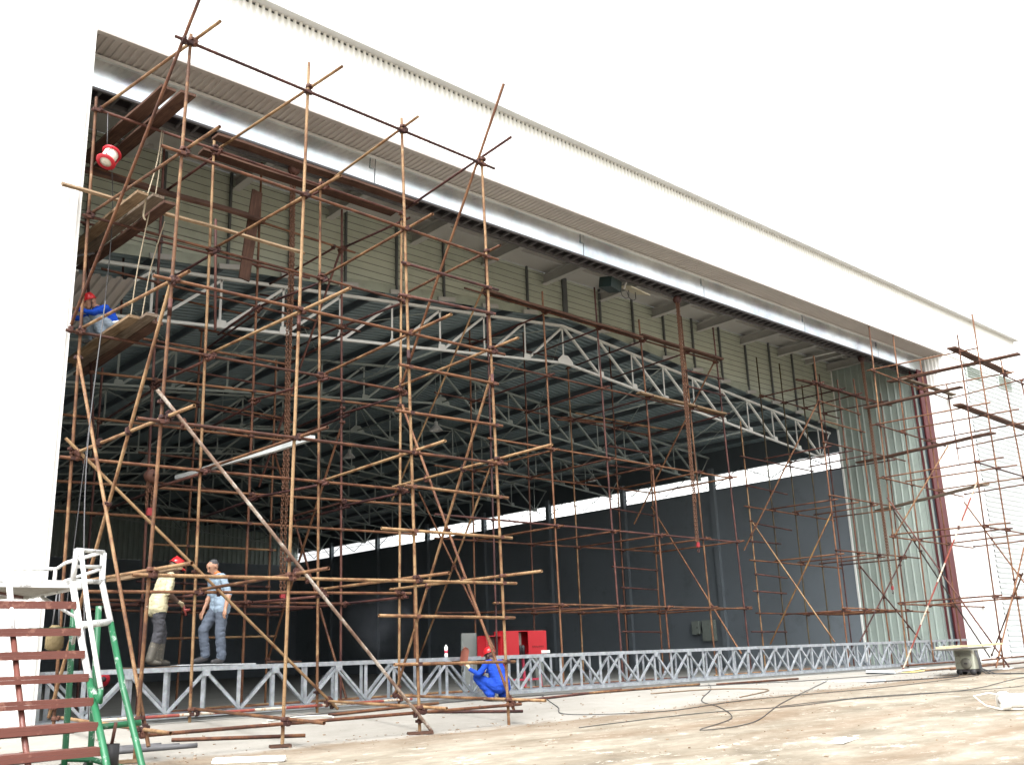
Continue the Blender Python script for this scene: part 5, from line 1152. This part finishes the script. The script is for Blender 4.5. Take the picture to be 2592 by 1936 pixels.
MB().tube([bc+bq @ Vector((.12, 0, .12)), bc+Vector((.02, 0, .24)), bc+bq @ Vector((-.12, 0, .12))], .008, 6).build('bail', RB, bu)
bag = MB(); n = 10
for i, (z, w, d) in enumerate(((.0, .08, .04), (.03, .13, .07), (.16, .135, .08), (.3, .11, .06), (.36, .05, .03))):
    for k in range(n): a = 2*math.pi*k/n; bag.v.append(Vector((5.04+w*math.cos(a)*(1+.08*math.sin(3*a+i)), 15.6+d*math.sin(a), .30+z)))
for i in range(4):
    for k in range(n): bag.f.append((i*n+k, i*n+(k+1) % n, (i+1)*n+(k+1) % n, (i+1)*n+k)); bag.sm.append(True)
bag.f += [tuple(range(n))[::-1], tuple(40+k for k in range(n))]; bag.sm += [True]*2
tb = thing('tool_bag', 'tan cloth tool bag hanging at the left post of the near tower', 'bag', (5.04, 15.6, .3)); bag.build('pouch', cloth('canvas_tan', (.15, .115, .06), 14), tb)
for d in (-.04, .05): MB().tube([(5.04+d, 15.6, .64), (5.06+d*.4, 15.66, 1.15)], .012, 6).build('strap', M_wire, tb)
rl = thing('hose_reel', 'red disc shaped hose reel behind the truss near the boarding steps', 'reel', (6.35, 17.2, FLOOR)); MB().lathe([(.02, -.02), (.12, -.02), (.125, 0), (.12, .02), (.02, .02)], (6.38, 17.2, -.15), 20, Matrix.Rotation(math.pi/2, 3, 'X').to_quaternion()).build('disc', RB, rl); MB().tube([(6.38, 17.24, -.15), (6.38, 17.3, -.5), (6.38, 17.3, FLOOR)], .02, 6).build('stand', M_dark, rl); MB().lathe([(0, -.03), (.04, -.03), (.04, .03), (0, .03)], (6.38, 17.16, -.15), 12, Matrix.Rotation(math.pi/2, 3, 'X').to_quaternion()).build('hub', M_dark, rl)
can = thing('spray_can', 'white spray can standing on the truss top near the welder', 'can', (12.95, 16.3, 0)); MB().lathe([(.0, 0), (.034, 0), (.035, .02), (.035, .2), (.03, .215), (.014, .22), (.014, .245), (0, .245)], (12.95, 16.3, .002), 14).build('can_body', simple('can_white', (.8, .8, .78), .4), can); MB().lathe([(.0355, .08), (.0358, .08), (.0358, .14), (.0355, .14)], (12.95, 16.3, .002), 14).build('can_print', simple('can_red', (.5, .05, .08), .4), can)
# ------------------------------------------------------------------ loose pipes and scrap on the ground
LP = [((9.6, 15.35), (12.3, 15.75), 'loose rusty pipe on the ground by the fourth front post of the near tower'), ((13.9, 15.2), (17.6, 15.75), 'rusty pipe lying before the truss, right of the squatting welder'), ((15.8, 15.55), (20.3, 15.6), 'long grey-brown pipe lying before the truss, beyond the first one'),
      ((20.6, 15.3), (23.9, 15.1), 'rusty pipe lying on the ramp right of the middle of the truss'), ((6.3, 14.2), (8.1, 13.6), 'short tan pipe with open end on the ground inside the near tower'), ((11.2, 14.9), (12.9, 14.0), 'rusty pipe pointing outward beside the fourth post of the near tower'), ((29.5, 14.3), (36, 14.7), 'long rusty pipe on the ground behind the welding machine'), ((30.5, 14.0), (37.5, 14.3), 'second rusty pipe on the ground behind the welding machine, nearer')]
for k, (a, b, lb) in enumerate(LP):
    p, q = Vector(gp(*a, .03)), Vector(gp(*b, .03)); o = pipe(None, 'loose_pipe', 'rmtr'[k % 4], p, q); tag(o, lb, 'pipe', 'loose pipes on the ground')
for k in range(16):
    y = 17.45+.13*(k % 8)+random.uniform(-.03, .03); z = FLOOR+.035+.055*(k//8); x0 = 7+random.uniform(0, 2)+(k % 3)*8.2
    o = pipe(None, 'loose_pipe', 'rrmt'[k % 4], (x0, y, z), (x0+random.uniform(5, 7), y+random.uniform(-.15, .15), z)); tag(o, 'rusty pipe lying in the pile on the floor behind the truss', 'pipe', 'pipe pile behind the truss')
def sheet(c, w, l, rz, mat, label, cat='sheet', name='metal_sheet', t=.012, tilt=0):
    c = Vector((c[0], c[1], gz(c[0], c[1])+t/2+.004+abs(tilt)*w*.4)); q = (Matrix.Rotation(rz, 3, 'Z') @ Matrix.Rotation(tilt, 3, 'X')).to_quaternion(); mb = MB(); mb.box(c, (l, w, t), q)
    for k in (-.3, .3): mb.box(c+q @ Vector((0, k*w, t)), (l*.98, .02, t), q)
    return tag(mb.build(name, mat), label, cat)
WS = simple('pale_blue_grey_sheet', (.62, .68, .72), .4, .2, .1, 3)
sheet((24.2, 13.7), .2, 1.6, -1.0, WS, 'narrow pale metal strip on the apron left of the welding machine'); sheet((28.5, 15.2), .8, 2.0, .5, WS, 'pale offcut sheet on the ground before the truss end', tilt=.05); sheet((30.3, 15.1), .5, 2.2, .3, simple('white_offcut', (.74, .75, .74), .5), 'white offcut sheet beside the pale one before the truss end', tilt=-.06)
sheet((29.6, 14.5), .35, 2.4, .15, simple('yellowish_offcut', (.55, .44, .20), .6), 'yellowish strip of scrap before the truss end'); sheet((12.9, 7.55), .22, .75, .25, simple('white_scrap', (.78, .78, .74), .6), 'white scrap piece lying on the open apron'); sheet((6.3, 11.9), .14, .9, -.75, simple('white_lath', (.78, .77, .73), .6), 'white lath on the ground by the second post of the near tower', 'lath', 'lath', .03)
sheet((9.75, 12.95), .14, .4, -.4, W_dark, 'brown board under the third front post of the near tower', 'board', 'board', .02); sheet((7.35, 13.0), .12, .3, -.3, W_dark, 'brown board under the second front post of the near tower', 'board', 'board', .02); sheet((5.2, 12.95), .12, .3, -.3, W_tan, 'brown board under the first front post of the near tower', 'board', 'board', .02)
sheet((31.6, 12.8), .3, 1.0, .2, simple('white_scrap_two', (.74, .74, .72), .6), 'white scrap sheet left of the welding machine wheels')
# pebbles, chips and flakes scattered over the apron: nobody could count them
db = MB(); random.seed(3)
for k in range(900):
    x, y = random.uniform(4, 30), random.uniform(6.2, 15.6)
    if random.random() < .5: y = 12.8+random.gauss(0, .35)
    s = random.uniform(.006, .024)*(1.6 if random.random() < .08 else 1); c = Vector((x, y, gz(x, y)+s*.3)); a = random.uniform(0, 6.3)
    db.box(c, (s*random.uniform(.8, 2.6), s, s*random.uniform(.3, .8)), Matrix.Rotation(a, 3, 'Z').to_quaternion())
tag(db.build('debris', simple('chips_brown', (.22, .16, .11), .9, 0, .6, 9)), 'small chips and flakes scattered over the apron', 'debris', None, 'stuff')
# thin welding smoke rising beside the squatting welder
def smoke():
    m = bpy.data.materials.new('welding_smoke'); m.use_nodes = True; t = m.node_tree; t.nodes.remove(t.nodes['Principled BSDF'])
    pv = t.nodes.new('ShaderNodeVolumePrincipled'); pv.inputs['Color'].default_value = (.78, .84, .95, 1); tc = t.nodes.new('ShaderNodeTexCoord'); nz = t.nodes.new('ShaderNodeTexNoise'); nz.inputs['Scale'].default_value = 2.2; nz.inputs['Detail'].default_value = 5; nz.inputs['Distortion'].default_value = 1.2
    ln = t.nodes.new('ShaderNodeVectorMath'); ln.operation = 'LENGTH'; mr = t.nodes.new('ShaderNodeMapRange'); mr.inputs[1].default_value = 1.; mr.inputs[2].default_value = .1; mr.inputs[3].default_value = 0; mr.inputs[4].default_value = 1
    m2_ = t.nodes.new('ShaderNodeMapRange'); m2_.inputs[1].default_value = .45; m2_.inputs[2].default_value = .75; mu = t.nodes.new('ShaderNodeMath'); mu.operation = 'MULTIPLY'; mv = t.nodes.new('ShaderNodeMath'); mv.operation = 'MULTIPLY'; mv.inputs[1].default_value = .5
    t.links.new(tc.outputs['Object'], nz.inputs['Vector']); t.links.new(tc.outputs['Object'], ln.inputs[0]); t.links.new(ln.outputs['Value'], mr.inputs[0]); t.links.new(nz.outputs['Fac'], m2_.inputs[0]); t.links.new(mr.outputs[0], mu.inputs[0]); t.links.new(m2_.outputs[0], mu.inputs[1]); t.links.new(mu.outputs[0], mv.inputs[0]); t.links.new(mv.outputs[0], pv.inputs['Density']); t.links.new(pv.outputs[0], t.nodes['Material Output'].inputs['Volume']); return m
sb = MB().ball((0, 0, 0), 1., 16, 10); o = link(bpy.data.objects.new('smoke', sb.mesh('smoke', smoke(), Vector())), None, (11.9, 17.1, .75)); o.scale = (.9, .35, .8); tag(o, 'thin blue-white welding smoke drifting left of the welder', 'smoke', None, 'stuff')
